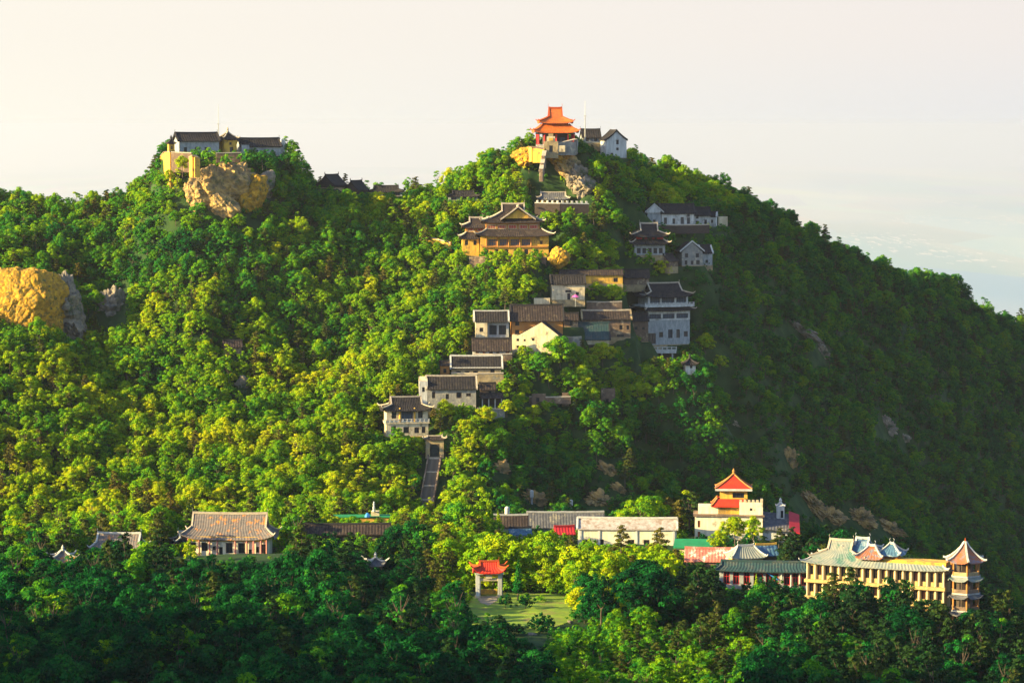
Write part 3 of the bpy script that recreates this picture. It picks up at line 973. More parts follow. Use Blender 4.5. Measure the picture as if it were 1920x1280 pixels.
def gen_points():
    P = []
    def area(x0, x1, y0, y1, sp, jit=0.42):
        xs = np.arange(x0, x1, sp); ys = np.arange(y0, y1, sp)
        X, Y = np.meshgrid(xs, ys)
        X = X + (np.arange(len(ys)) % 2)[:, None] * sp / 2
        X = X + (rng.rand(*X.shape) - .5) * 2 * jit * sp
        Y = Y + (rng.rand(*Y.shape) - .5) * 2 * jit * sp
        return X.ravel(), Y.ravel()
    A = [area(-150, 260, 556, 985, 2.5), area(-110, 140, 320, 556, 3.5)]
    ntree = sum(len(a[0]) for a in A)
    A += [area(-150, 260, 556, 985, 1.75), area(-110, 140, 340, 556, 2.3)]
    X = np.concatenate([a[0] for a in A]); Y = np.concatenate([a[1] for a in A])
    Z = samp(X, Y)
    px, py = proj(X, Y, Z)
    keep = (px > -160) & (px < 2080) & (py < 1460)
    sh = np.arange(len(X)) >= ntree
    return X[keep], Y[keep], Z[keep], px[keep], py[keep], sh[keep]

def covered(px, py, d, rx_px, top_px, low):
    """crown window against the clear windows"""
    bad = np.zeros(len(px), bool)
    for (a, b, c, e, D) in CLEAR:
        bad |= (d < D) & (px + rx_px * .8 > a) & (px - rx_px * .8 < b) & (py - top_px * .97 < np.where(low, e - .12 * (e - c), e)) & (py > c)
    return bad
def in_pads(x, y, r):
    bad = np.zeros(len(x), bool)
    for (X, Y, z, hw, hd, yaw, fall) in PADS:
        c, s = math.cos(-yaw), math.sin(-yaw)
        lx, ly = (x - X) * c - (y - Y) * s, (x - X) * s + (y - Y) * c
        bad |= (np.abs(lx) < hw + r * .45) & (np.abs(ly) < hd + r * .45)
    return bad
NOTREE = []    # (px0, px1, py0, py1, dmin, dmax) windows of bare rock or lawn
def bare(px, py, d):
    bad = np.zeros(len(px), bool)
    for (a, b, c, e, d0, d1) in NOTREE:
        bad |= (px > a) & (px < b) & (py > c) & (py < e) & (d > d0) & (d < d1)
    return bad
# ------------------------------------------------------------------ buildings of the left peak
G_PEAK = 'buildings of the left summit fort'
r, s = site('stone_hall', 'grey walled hall with long black roof left of the yellow turret on the left summit', 'temple hall', 368, 288, 42, 22, 21, clear=(318, 412, 235, 284), padf=6)
vol(r, s, 0, 0, 0, 76, 25, 40, 'greywhite', front=[(-26, 2, 6, 10, 'arch'), (-5, 2, 6, 10, 'arch'), (14, 2, 6, 10, 'rect')], roof=dict(rh=15, ox=3, oy=4, trim='ridge_dark', rhh=.3), base=2.5)
r, s = site('turret', 'small yellow walled turret with pointed roof between the two black roofed halls', 'tower', 427, 290, 16, 14, 32, clear=(405, 445, 235, 288), padf=6)
vol(r, s, 0, 0, 0, 26, 30, 24, 'yellow', front=[(2, 2, 7, 12, 'arch'), (0, 18, 5, 5, 'round')], left=[], roof=dict(kind='hip', rh=15, ox=3, oy=3, m='tile_brown', ridge='ridge', rw=0, lift=.4), base=2.5)
r, s = site('stone_hall', 'low hall with black roof and white end wall right of the yellow turret', 'temple hall', 485, 292, 42, 20, 20, clear=(442, 528, 245, 284), padf=6)
vol(r, s, 0, 0, 0, 78, 19, 36, 'greywhite', front=[(-24, 3, 5, 8, 'rect'), (8, 3, 5, 8, 'rect')], roof=dict(rh=15, ox=1, oy=4, trim='ridge_dark', rhh=.3), base=2.5)
vol(r, s, 44, 0, 0, 8, 30, 26, 'white', base=2)
vol(r, s, -33, -24, 2, 14, 20, 12, 'greywhite', roof=dict(rh=5, ox=1, oy=1, horn=False), base=1)
r, s = site('watchtower', 'slim yellow stone watchtower with dark cap at the far left of the fort', 'tower', 321, 292, 7, 7, 20, clear=(308, 332, 250, 292), padf=3)
vol(r, s, 0, 0, 0, 11, 24, 11, 'yellow', front=[(0, 12, 3, 6, 'arch')], roof=dict(kind='hip', rh=7, ox=2, oy=2, m='tile_brown', ridge='ridge_dark', rw=0), base=2)

def rampart(name, label, pts, z_drop, thick, m, cap='ridge', merlon=False, cat='retaining wall', cleartop=None):
    """a stone wall along photo points (px, py of its top, D)"""
    P = [W3(*p) for p in pts]
    o = empty(name, P[0], 0)
    tag(o, label, cat)
    base = P[0].copy()
    mb = MB()
    for i in range(len(P) - 1):
        a, b = P[i] - base, P[i + 1] - base
        d = (b - a); L = math.hypot(d.x, d.y); ang = math.atan2(d.y, d.x)
        n = max(1, int(L / 3.0))
        for k in range(n):
            q0, q1 = a + d * (k / n), a + d * ((k + 1) / n)
            md = (q0 + q1) / 2
            mb.box(md.x, md.y, md.z - z_drop, L / n, thick, z_drop, ang)
    mb.build('wall', M[m], o)
    cb = MB()
    cb.sweep([tuple(p - base) for p in P], thick + .18, .22)
    cb.build('coping', M[cap], o)
    if merlon:
        me = MB().box(0, 0, .22, .45, thick * .8, .5).mesh('merlon', M[cap])
        for i in range(len(P) - 1):
            a, b = P[i] - base, P[i + 1] - base
            d = (b - a); L = math.hypot(d.x, d.y); ang = math.atan2(d.y, d.x)
            n = max(1, int(L / 1.1))
            for k in range(n):
                link('merlon', me, o, None, a + d * ((k + .5) / n), ang)
    return o
Dp = hit(360, 300) or 682
rampart('bastion_wall', 'tall bright yellow bastion wall at the left edge of the summit fort', [(302, 296, Dp + 6), (311, 286, Dp - 3), (322, 285, Dp - 6)], 9, .9, 'yellow', 'brown')
rampart('terrace_wall', 'brown terrace wall below the left grey hall of the fort', [(322, 286, Dp - 6.5), (360, 288, Dp - 8)], 4.5, .7, 'brown', 'ridge')
rampart('buttress_wall', 'yellow stone buttress standing on the cliff below the left summit hall', [(358, 296, Dp - 13), (364, 292, Dp - 16.5), (374, 298, Dp - 16)], 4.6, .9, 'yellow', 'stone')
rampart('parapet_wall', 'grey stone parapet below the yellow turret of the fort', [(405, 288, Dp - 9), (452, 287, Dp - 8)], 2.2, .6, 'brown', 'ridge')

# masts
def mast(label, px, top, bot, D):
    p = W3(px, bot, D); H = (bot - top) * D / F
    o = empty('antenna_mast', p); tag(o, label, 'antenna', 'antenna masts on the summits')
    mb = MB()
    mb.tube((0, 0, -2), (0, 0, H * .62), .14, .11, 6)
    mb.build('pole', M['concrete'], o)
    MB().tube((0, 0, H * .62), (0, 0, H), .09, .06, 6).build('aerial', M['metal'], o)
    MB().box(0, 0, H * .60, .55, .55, .25).build('platform', M['metal'], o)
mast('thin antenna mast between the grey hall and the yellow turret on the left summit', 410, 196, 290, Dp + 8)
mast('thin antenna mast behind the orange pavilion on the right summit', 1097, 190, 262, 712)

# dark silhouettes in the saddle
for (px, py, w, h, rh, lab, yw) in [(622, 352, 44, 6, 20, 'dark roofed house whose gable peaks on the skyline right of the left summit', 60), (668, 366, 30, 12, 17, 'small dark gabled pavilion in the saddle with a white opening', 65), (724, 368, 62, 10, 11, 'low dark roofed building in the middle of the saddle with pale windows', 0), (868, 376, 54, 9, 10, 'low dark roofed hall with pale posts up the slope left of the big temple', 4)]:
    r, s = site('saddle_house', lab, 'house', px, py, w / 2, 14, yw, clear=(px - w * .55, px + w * .55, py - h - rh - 2, py - h + 3))
    if yw > 30:
        vol(r, s, 0, 0, 0, 40, h, w * .9, 'frame', left=[(0, 2, 8, 7, 'rect')] if h > 8 else (), roof=dict(rh=rh, ox=3, oy=3, rhh=.25))
    else:
        n = int(w / 16)
        vol(r, s, 0, 0, 0, w, h, 26, 'greywhite', front=[(-w / 2 + w * (i + .5) / n, 1, w / n * .55, h - 3, 'rect') for i in range(n)], roof=dict(rh=rh, ox=3, oy=4, rhh=.25, lift=.2, kind='xie', rw=w * .38, s0=.4))

# ------------------------------------------------------------------ right summit
PD = 701.0
r, s = site('pavilion', 'two tiered pavilion with bright orange roofs crowning the right summit', 'pavilion', 1041, 279, 38, 30, 4, D=PD, clear=(992, 1090, 190, 270), padf=5)
deck(r, s, 0, 0, -10, 82, 10, 66, 'stone', 'platform')
vol(r, s, 0, 0, 0, 46, 27, 34, 'frame', front=[(-12, 0, 12, 22, 'lattice'), (12, 0, 12, 22, 'lattice')], base=0)
columns(r, s, [-33, -22, 0, 22, 33], -26, 0, 29, .22, 'red')
columns(r, s, [-33, 33], 0, 0, 29, .22, 'red')
columns(r, s, [-33, 33], 26, 0, 29, .22, 'red')
balustrade(r, s, -38, -10, -31, 0, 8, 'ridge_white'); balustrade(r, s, 10, 38, -31, 0, 8, 'ridge_white')
vol(r, s, 0, 0, 27, 70, 3, 56, 'tile_teal', roof=dict(kind='skirt', rh=15, ox=7, oy=8, m='tile_orange', ridge='ridge_orange', inner=(50, 38), lift=.55), base=0, wname='beam')
vol(r, s, 0, 0, 38, 46, 17, 36, 'tile_teal', front=[(-15, 5, 9, 8, 'rect'), (0, 5, 9, 8, 'rect'), (15, 5, 9, 8, 'rect')], roof=dict(kind='xie', rh=27, ox=9, oy=9, m='tile_orange', ridge='ridge_orange', rw=13, s0=.45, lift=.5, ped='tile_orange', rhh=.45), base=0)
r, s = site('stone_archway', 'cream stone archway with stepped top standing before the orange pavilion', 'archway', 1033, 285, 14, 3, 4, D=PD - 7.5)
vol(r, s, 0, 0, 0, 26, 20, 4, 'stone', front=[(0, 0, 7, 12, 'arch')], base=1.5)
vol(r, s, 0, 0, 20, 15, 9, 4.2, 'cream', front=[], base=0)
MB().box(0, -2.6 * s, 21 * s, 8 * s, .1, 5 * s).build('name_plaque', M['yellow'], r)
deck(r, s, 0, 0, 29, 8, 5, 4, 'stone', 'crest')
for sx in (-1, 1): deck(r, s, sx * 20, 0, 0, 13, 12, 3, 'cream', 'side_wall')
# wall under the pavilion and its stair
rampart('retaining_wall', 'pale grey retaining wall at the right foot of the orange pavilion', [(1046, 270, PD - 6), (1079, 262, PD - 5), (1081, 268, PD + 3)], 3.2, .8, 'grey', 'ridge')
rampart('lookout_wall', 'yellow lit stone wall on the left edge of the pavilion rock', [(992, 278, PD - 2), (1000, 276, PD - 8), (1022, 281, PD - 9)], 3.4, .9, 'yellow', 'brown')
rampart('stair_wall', 'steep grey parapet of the stair climbing to the orange pavilion', [(1014, 322, PD - 22), (1018, 300, PD - 15), (1021, 284, PD - 9.5)], 3.0, .8, 'brown', 'ridge')
r, s = site('black_roof_house', 'small black roofed house between the orange pavilion and the white gabled house', 'house', 1107, 268, 18, 16, 6, D=716, clear=(1086, 1128, 235, 262), padf=4)
vol(r, s, 0, 0, 0, 34, 12, 32, 'greywhite', front=[(-8, 3, 6, 6, 'rect'), (8, 3, 6, 6, 'rect')], roof=dict(rh=15, ox=2, oy=4, rhh=.3), base=2)
r, s = site('gabled_house', 'tall white house with black edged gable right of the pavilion', 'house', 1150, 296, 20, 20, -72, D=713, clear=(1124, 1172, 238, 290), padf=5)
vol(r, s, 0, 0, 0, 34, 34, 40, 'white', right=[(2, 25, 5, 8, 'rect'), (2, 14, 5, 5, 'round'), (-9, 4, 5, 5, 'round')], roof=dict(rh=18, ox=1, oy=2, trim='ridge_dark', rhh=.3, horn=False), base=2.5)

# hall and terrace under the summit cliff
r, s = site('small_hall', 'small ochre hall with upturned pale ridges on the terrace above the big temple', 'temple hall', 1037, 381, 34, 16, 3, clear=(1000, 1108, 355, 384))
vol(r, s, 0, 0, 0, 48, 10, 26, 'yellow', front=[(-8, 0, 7, 8, 'door'), (12, 0, 7, 8, 'door')], roof=dict(kind='xie', rh=13, ox=6, oy=6, m='tile_grey', ridge='ridge', rw=24, s0=.4, lift=.35, rhh=.25))
dT = hit(1050, 388) or 690
rampart('terrace_wall', 'long dark terrace wall with pale coping and balustrade above the big temple', [(1003, 381, dT - 3), (1050, 382, dT - 4), (1104, 383, dT - 3)], 4.5, .8, 'frame', 'ridge_white', merlon=True)
CLEAR.append((1003, 1104, 374, 388, dT - 3))

# ------------------------------------------------------------------ the big temple
r, s = site('great_temple', 'large ochre temple with tiered black roofs and a yellow front gable', 'temple', 958, 482, 74, 42, 3, clear=(846, 1032, 374, 466), padf=5)
o5 = lambda n, w0, w1, z0, ww, hh, k: [(w0 + (w1 - w0) * (i + .5) / n, z0, ww, hh, k) for i in range(n)]
vol(r, s, 5, 0, 0, 128, 39, 76, 'yellow', front=o5(6, -62, 50, 5, 8, 10, 'arch') + o5(4, -52, 32, 21, 17, 13, 'lattice') + [(50, 23, 6, 8, 'rect')], roof=dict(kind='skirt', rh=13, ox=10, oy=10, m='tile_brown', ridge='ridge', inner=(104, 56), lift=.6), base=4, fm='orange')
columns(r, s, [-48 + 21 * i for i in range(5)], -39.5, 18, 19, .16, 'orange')
MB().box(5 * s, -39.4 * s, 18 * s, 124 * s, .35, .35).build('string_course', M['orange'], r)
vol(r, s, 2, 4, 50, 102, 14, 54, 'orange', front=o5(5, -50, 50, 2, 16, 8, 'redpanel'), roof=dict(kind='skirt', rh=9, ox=9, oy=9, m='tile_brown', ridge='ridge', inner=(86, 40), lift=.5), base=0, fm='cream')
# cross gable: its ridge runs away from the viewer, its yellow pediment faces us
g = empty('gable_roof', (4 * s, 4 * s, 70 * s), R(90)); g.parent = r
roof_parts(r, s, 4 * s, 6 * s, 68 * s, 92 * s, 52 * s, 30 * s, 'xie', M['tile_brown'], M['ridge'], rw=22 * s, s0=.55, lift=.4, ped_m=M['yellow'])
bpy.data.objects.remove(g)
pd = MB().prism_y([(-27 * s, 0), (27 * s, 0), (0, 17 * s)], -.2, .2)
pd.build('front_gable', M['yellow'], r, 'bright yellow triangular gable', (12 * s, -27 * s, 72 * s))
for sx in (-1, 1):
    mb = MB()
    g2 = [[(12 * s + sx * u * 33 * s, y_ * s, 93 * s - (u * 24 * s) * (1.12 - .12 * u)) for y_ in (-33, 6)] for u in (0, .25, .5, .75, 1.0)]
    if sx > 0: g2 = [row[::-1] for row in g2]
    mb.slab(g2, .2); rf = mb.build('dormer_roof', M['tile_brown'], r)
    MB().sweep([(p[0][0] if sx < 0 else p[-1][0], -32.5 * s, (p[0][2] if sx < 0 else p[-1][2])) for p in g2], .4, .35).build('verge', M['ridge'], rf)
MB().sweep([(12 * s, -33 * s, 93 * s + .3), (12 * s, -20 * s, 93 * s), (12 * s, 6 * s, 93 * s)], .35, .45).build('ridge', M['ridge'], rf)
# left wing
vol(r, s, -77, -6, 2, 32, 34, 44, 'yellow', front=[(-8, 20, 6, 9, 'rect'), (8, 20, 6, 9, 'rect')], roof=dict(kind='hip', m='tile_brown', rh=13, ox=6, oy=6, rw=6, lift=.5, ridge='ridge'), base=4)
vol(r, s, -66, 8, 44, 40, 14, 34, 'orange', front=[(-10, 3, 11, 7, 'redpanel'), (8, 3, 11, 7, 'redpanel')], roof=dict(kind='xie', m='tile_brown', rh=18, ox=7, oy=7, rw=13, s0=.5, lift=.5, ridge='ridge', ped='orange'), base=0, fm='cream')
dB = hit(950, 497) or 662
rampart('retaining_wall', 'brown stone retaining wall in the bushes under the big temple', [(880, 484, dB - 1), (950, 482, dB - 2), (1024, 484, dB - 1)], 4, .8, 'brown', 'brown')
rampart('garden_wall', 'short bright ochre wall left of the big temple', [(800, 444, dB + 12), (824, 450, dB + 10), (846, 456, dB + 8)], 2.2, .6, 'yellow', 'ridge')
CLEAR.append((1030, 1066, 464, 496, dB - 3)); CLEAR.append((800, 846, 444, 458, dB + 8))

# ------------------------------------------------------------------ white houses on the shaded side
G = 'whitewashed houses on the shaded shoulder'
r, s = site('gabled_house', 'long white house with broad black roof and left end gable on the shaded shoulder', 'house', 1262, 424, 40, 18, 8, clear=(1207, 1300, 375, 420))
vol(r, s, 6, 0, 0, 62, 26, 34, 'white', front=[(-24, 4, 6, 12, 'arch'), (-8, 4, 5, 10, 'arch'), (8, 4, 6, 13, 'arch'), (20, 4, 6, 12, 'arch'), (20, 17, 5, 6, 'round')], roof=dict(rh=17, ox=2, oy=4, rhh=.25, trim='ridge_dark'))
vol(r, s, -39, 0, 0, 26, 26, 32, 'greywhite', front=[(0, 4, 5, 8, 'rect')], roof=dict(rh=6, ox=1, oy=1, horn=False), base=2)
MB().prism_y([(-16 * s, 0), (16 * s, 0), (0, 15 * s)], -.15, .15).build('gable', M['white'], r, None, (-39 * s, -17 * s, 25 * s))
for sx in (-1, 1):
    MB().sweep([(0, 0, 15.5 * s), (sx * 9 * s, 0, 7.5 * s), (sx * 18 * s, 0, 0)], .5, .3).build('verge', M['ridge_white'], r, None, (-39 * s, -17.2 * s, 25 * s))
r, s = site('gabled_house', 'white house with low black roof right of the broad roofed white house', 'house', 1312, 424, 20, 14, 8, clear=(1298, 1334, 382, 416))
vol(r, s, 0, 0, 0, 34, 22, 30, 'white', front=[(-8, 4, 5, 6, 'round'), (-8, 14, 5, 5, 'round'), (8, 4, 5, 8, 'rect')], roof=dict(rh=15, ox=3, oy=4, rhh=.25))
r, s = site('gabled_house', 'narrow white house with small end gable half hidden by a tree on the shaded shoulder', 'house', 1336, 426, 8, 9, -10, clear=(1326, 1346, 396, 420))
vol(r, s, 0, 0, 0, 15, 20, 18, 'white', front=[(0, 8, 4, 6, 'round')], roof=dict(rh=8, ox=1, oy=1, trim='ridge_white', horn=False))
r, s = site('courtyard_wall', 'pale courtyard wall at the right end of the white houses', 'wall', 1355, 424, 9, 3, 15, clear=(1346, 1368, 400, 420))
vol(r, s, 0, 0, 0, 18, 18, 4, 'cream', base=2)

r, s = site('red_pavilion', 'two storey hall with red panels and upturned dark roofs on the shaded shoulder', 'temple hall', 1216, 478, 32, 20, 4, clear=(1176, 1256, 408, 458))
vol(r, s, 0, 0, 0, 58, 20, 40, 'greywhite', front=o5(5, -26, 26, 3, 7, 10, 'rect'), roof=dict(kind='skirt', rh=9, ox=9, oy=9, ridge='ridge', inner=(52, 34), lift=.5), base=2)
vol(r, s, 0, 0, 26, 54, 14, 34, 'frame', front=[(-20, 2, 12, 11, 'redpanel'), (-7, 2, 5, 11, 'redpanel'), (7, 2, 5, 11, 'redpanel'), (20, 2, 12, 11, 'redpanel')], roof=dict(kind='xie', rh=24, ox=8, oy=8, ridge='ridge', rw=17, s0=.45, lift=.6), base=0, fm='red')
r, s = site('stone_house', 'grey stone house with pale gable edge below the white houses on the shaded side', 'house', 1292, 498, 22, 24, 12, clear=(1266, 1334, 448, 490))
vol(r, s, 0, 0, 0, 40, 26, 44, 'grey', front=[(-11, 15, 6, 8, 'rect'), (10, 15, 6, 8, 'rect'), (-12, 2, 5, 8, 'rect'), (0, 2, 5, 7, 'rect'), (11, 2, 7, 8, 'round')], base=2)
MB().prism_y([(-20 * s, 0), (20 * s, 0), (0, 17 * s)], -.15, .15).build('gable', M['grey'], r, None, (0, -21 * s, 26 * s))
for sx in (-1, 1):
    g2 = [[(sx * u * 24 * s, y_ * s, 44.5 * s - u * 19 * s) for y_ in (-22, 23)] for u in (0, .5, 1.0)]
    if sx > 0: g2 = [row[::-1] for row in g2]
    rf = MB().slab(g2, .2).build('roof', M['tile'], r)
    MB().sweep([(sx * u * 24 * s, -22 * s, 44.5 * s - u * 19 * s) for u in (0, .5, 1.0)], .55, .35).build('verge', M['ridge_white'], rf)
vol(r, s, 32, 6, 0, 22, 24, 30, 'greywhite', front=[(0, 4, 5, 6, 'rect')], roof=dict(rh=14, ox=1, oy=3, trim='ridge_white', horn=False), base=2)
r, s = site('brown_house', 'small brown gabled house left of the grey stone house', 'house', 1252, 500, 16, 12, 50, clear=(1236, 1266, 474, 486))
vol(r, s, 0, 0, 0, 26, 12, 28, 'brown', roof=dict(rh=12, ox=2, oy=3, m='tile_brown', horn=False))

# ------------------------------------------------------------------ the middle cluster
r, s = site('long_wall_house', 'long low ochre building with thin dark roof above the cream two storey house', 'house', 1108, 532, 60, 10, 3, clear=(1048, 1164, 498, 524))
vol(r, s, 0, 0, 0, 118, 18, 18, 'yellow', front=[(-34, 10, 7, 5, 'rect'), (46, 3, 8, 8, 'rect')], roof=dict(rh=9, ox=2, oy=3, m='tile_brown', horn=False, rhh=.2), base=2)
r, s = site('brown_roof_house', 'dark brown roof half hidden by yellow trees above the three storey hall', 'house', 1192, 534, 26, 12, 4, clear=(1166, 1216, 498, 516))
vol(r, s, 0, 0, 0, 48, 16, 22, 'brown', roof=dict(rh=14, ox=2, oy=4, m='tile_brown', horn=False))
r, s = site('cream_house', 'cream two storey house with black roof above the orange walled house', 'house', 1064, 562, 32, 20, 4, clear=(1030, 1100, 514, 548))
vol(r, s, 0, 0, 0, 62, 31, 34, 'cream', front=[(0, 14, 11, 4, 'rect'), (1, 0, 6, 12, 'door'), (17, 8, 6, 6, 'arch')], roof=dict(rh=16, ox=2, oy=3, trim='ridge_dark', rhh=.25, horn=False))
r, s = site('terrace_block', 'pale terrace block and wall left of the cream house', 'terrace', 1016, 573, 15, 8, 3, clear=(998, 1030, 556, 566))
vol(r, s, 0, 0, 0, 30, 14, 14, 'cream', base=2)
# market umbrella beside the cream house
pU = W3(1079, 571, (hit(1079, 572) or 652) - 3)
o = empty('parasol', pU); tag(o, 'pink parasol open beside the cream two storey house', 'parasol')
MB().tube((0, 0, -.5), (0, 0, 1.9), .04, .04, 6).build('pole', M['metal'], o)
MB().lathe([(.9, 1.7), (.45, 2.05), (.04, 2.3)], 0, 0, 8).build('canopy', M['magenta'], o)

r, s = site('three_storey_hall', 'pale three storey hall with dark upturned roof and white balcony band at the shaded edge', 'hall', 1243, 646, 48, 30, 21, clear=(1186, 1296, 528, 636), padf=4)
vol(r, s, 0, 0, 0, 88, 46, 50, 'greywhite', front=[(-35, 2, 18, 20, 'door'), (4, 12, 9, 16, 'lattice'), (20, 12, 7, 16, 'arch'), (36, 14, 8, 10, 'rect'), (-15, 14, 8, 10, 'rect')] , base=3)
vol(r, s, 0, 0, 46, 88, 18, 52, 'white', front=[(-28, 3, 24, 9, 'lattice'), (0, 3, 24, 9, 'lattice'), (28, 3, 24, 9, 'lattice')], roof=dict(kind='skirt', rh=8, ox=8, oy=8, inner=(84, 46), lift=.35, ridge='ridge'), base=0)
deck(r, s, 0, 0, 71, 102, 3, 62, 'white', 'balcony')
balustrade(r, s, -50, 50, -30, 74, 5, 'ridge_white', 8)
vol(r, s, 0, 0, 74, 82, 20, 46, 'white', front=[(-27, 3, 20, 13, 'lattice'), (0, 3, 26, 13, 'lattice'), (27, 3, 20, 13, 'lattice')], roof=dict(kind='xie', rh=25, ox=7, oy=8, rw=33, s0=.4, lift=.8, ridge='ridge', rhh=.3), base=0)
r, s = site('viewing_terrace', 'white railed viewing terrace on pillars below the three storey hall', 'terrace', 1232, 678, 36, 10, 4, clear=(1194, 1270, 644, 668))
deck(r, s, 0, 0, 16, 70, 4, 22, 'white', 'platform')
balustrade(r, s, -35, 35, -10, 20, 8, 'ridge_white', 8)
columns(r, s, [-30, -12, 8, 28], -7, -6, 22, .22, 'concrete')
MB().box(0, 6 * s, -6 * s, 62 * s, .4, 22 * s).build('back_wall', M['frame'], r)

r, s = site('brown_roof_hall', 'long hall with brown roof and brick wall left of the three storey hall', 'hall', 1136, 632, 48, 16, 4, clear=(1086, 1182, 578, 622))
vol(r, s, 0, 0, 0, 90, 36, 30, 'brown', front=[(27, 14, 6, 9, 'arch'), (40, 14, 5, 8, 'arch'), (26, 0, 14, 5, 'rect')], roof=dict(rh=15, ox=2, oy=4, m='tile_brown', ridge='ridge', trim='stone', horn=False))
r, s = site('annex', 'small brick annex with dark roof squeezed between the brown hall and the three storey hall', 'annex', 1197, 640, 18, 14, 4, clear=(1180, 1212, 588, 630))
vol(r, s, 0, 0, 0, 34, 40, 26, 'brown', front=[(-6, 22, 6, 6, 'arch'), (8, 22, 5, 5, 'round')], roof=dict(rh=13, ox=1, oy=3, horn=False, trim='ridge_dark'))
r, s = site('green_roof_hall', 'hall with mossy green grey roof and cream wall before the brown roofed hall', 'hall', 1109, 660, 34, 17, 4, clear=(1074, 1142, 596, 642))
vol(r, s, 0, 0, 0, 64, 28, 30, 'cream', front=[(-2, 0, 16, 14, 'arch')], roof=dict(rh=30, ox=2, oy=4, m='tile_teal', trim='ridge_dark', horn=False, ridge='tile_teal'))
r, s = site('orange_house', 'orange walled house with wide dark brown roof behind the cream gable', 'house', 1006, 632, 50, 20, 4, clear=(952, 1056, 566, 612))
vol(r, s, 0, 0, 0, 96, 34, 40, 'orange', front=[(-38, 22, 8, 8, 'rect'), (-38, 6, 8, 8, 'rect')], roof=dict(rh=28, ox=2, oy=4, m='tile_brown', horn=False, trim='ridge_dark'))
r, s = site('cream_gable_house', 'big cream house whose plain gable with small square windows faces the viewer', 'house', 1006, 662, 45, 22, -8, clear=(962, 1052, 598, 646))
vol(r, s, 0, 0, 0, 88, 34, 38, 'cream', front=[(-33, 22, 5, 5, 'rect'), (-20, 22, 4, 4, 'rect'), (-33, 9, 5, 5, 'rect'), (-20, 9, 5, 5, 'rect'), (-4, 23, 5, 5, 'rect'), (18, 12, 5, 5, 'rect')], base=2)
MB().prism_y([(-30 * s, 0), (44 * s, 0), (12 * s, 24 * s)], -.15, .15).build('gable', M['cream'], r, None, (0, -18 * s, 34 * s))
for x0, x1, z1 in ((12, -34, 0), (12, 48, -2)):
    g2 = [[((x0 + (x1 - x0) * u) * s, y_ * s, (59 - (25 + (2 if x1 > 0 else 0)) * u) * s) for y_ in (-19, 20)] for u in (0, .5, 1.0)]
    if x1 > 0: g2 = [row[::-1] for row in g2]
    MB().slab(g2, .18).build('roof', M['tile'], r)
r, s = site('white_roof_line_house', 'small cream house with black roof and open porch at the left of the cluster', 'house', 922, 634, 32, 16, 3, clear=(888, 954, 578, 622))
vol(r, s, -20, 0, 0, 22, 32, 30, 'cream', front=[(0, 12, 7, 8, 'rect')], base=2)
vol(r, s, 12, 4, 0, 40, 32, 22, 'greywhite', front=[(-10, 6, 14, 18, 'rect'), (8, 6, 14, 18, 'rect')], base=2)
roof_parts(r, s, -1 * s, 2 * s, 31 * s, 66 * s, 36 * s, 19 * s, 'gable', M['tile'], M['ridge_white'], horn=False, gable_trim=M['ridge_white'], ridge_h=.25)
r, s = site('shop_row', 'row with brown roof over red and white shop fronts', 'shop', 922, 670, 38, 14, 3, clear=(882, 962, 630, 664))
vol(r, s, 0, 0, 0, 72, 16, 26, 'white', front=[(-28, 1, 6, 11, 'redpanel'), (-15, 1, 6, 11, 'redpanel'), (-2, 1, 7, 11, 'door'), (11, 1, 6, 11, 'rect'), (29, 1, 7, 11, 'redpanel')], roof=dict(rh=22, ox=2, oy=4, m='tile_brown', horn=False))
r, s = site('long_roof_house', 'long stone house with dark roof and white eave line below the shop fronts', 'house', 893, 706, 48, 16, 3, clear=(842, 944, 664, 698))
vol(r, s, 0, 0, 0, 92, 18, 30, 'stone', front=[(-34, 2, 9, 9, 'arch'), (-18, 2, 9, 9, 'arch'), (-2, 2, 9, 9, 'arch'), (30, 5, 8, 9, 'rect')], roof=dict(rh=22, ox=3, oy=3, trim='ridge_white', ridge='ridge_white', horn=False))
MB().box(0, -16.5 * s, 15 * s, 92 * s, .2, 3 * s).build('eave_board', M['ridge_white'], r)
r, s = site('brick_tower', 'little orange brick tower at the left end of the long stone house', 'tower', 834, 706, 9, 8, 3, clear=(824, 842, 674, 700))
vol(r, s, 0, 0, 0, 17, 22, 14, 'orange', front=[(0, 7, 6, 8, 'arch')], roof=dict(rh=7, ox=2, oy=2, m='tile_brown', horn=False))
r, s = site('grey_hall', 'grey hall with dark roof and round window above the gatehouse', 'temple hall', 846, 768, 46, 18, 4, clear=(782, 896, 696, 748))
vol(r, s, 0, 0, 0, 92, 42, 34, 'grey', front=[(-34, 22, 6, 12, 'rect'), (14, 22, 10, 11, 'round'), (32, 25, 9, 6, 'rect'), (-8, 20, 6, 10, 'rect')], roof=dict(rh=23, ox=2, oy=4, trim='ridge', ridge='ridge', horn=False), base=2)
vol(r, s, -53, -6, 0, 16, 54, 22, 'white', front=[(0, 34, 5, 9, 'rect')], base=2)
MB().prism_x([(-9 * s, 54 * s), (9 * s, 54 * s), (0, 62 * s)], -61 * s, -45 * s).build('stepped_gable', M['cream'], r)
r, s = site('open_shed', 'dark open shed on pale posts right of the grey hall', 'shed', 922, 772, 20, 10, 3, clear=(900, 942, 736, 764))
MB().box(0, 6 * s, 0, 38 * s, .3, 26 * s).build('back_wall', M['frame'], r)
columns(r, s, [-18, -6, 6, 18], -8, 0, 26, .14, 'ridge_white')
roof_parts(r, s, 0, 0, 26 * s, 44 * s, 24 * s, 8 * s, 'gable', M['tile_brown'], M['ridge_dark'], horn=False, ridge_h=.2)
rampart('terrace_wall', 'pale coped terrace wall in front of the open shed', [(896, 766, (hit(900, 770) or 622) - 3), (918, 767, (hit(918, 770) or 622) - 3), (946, 768, (hit(940, 770) or 622) - 2.5)], 2, .5, 'grey', 'ridge')
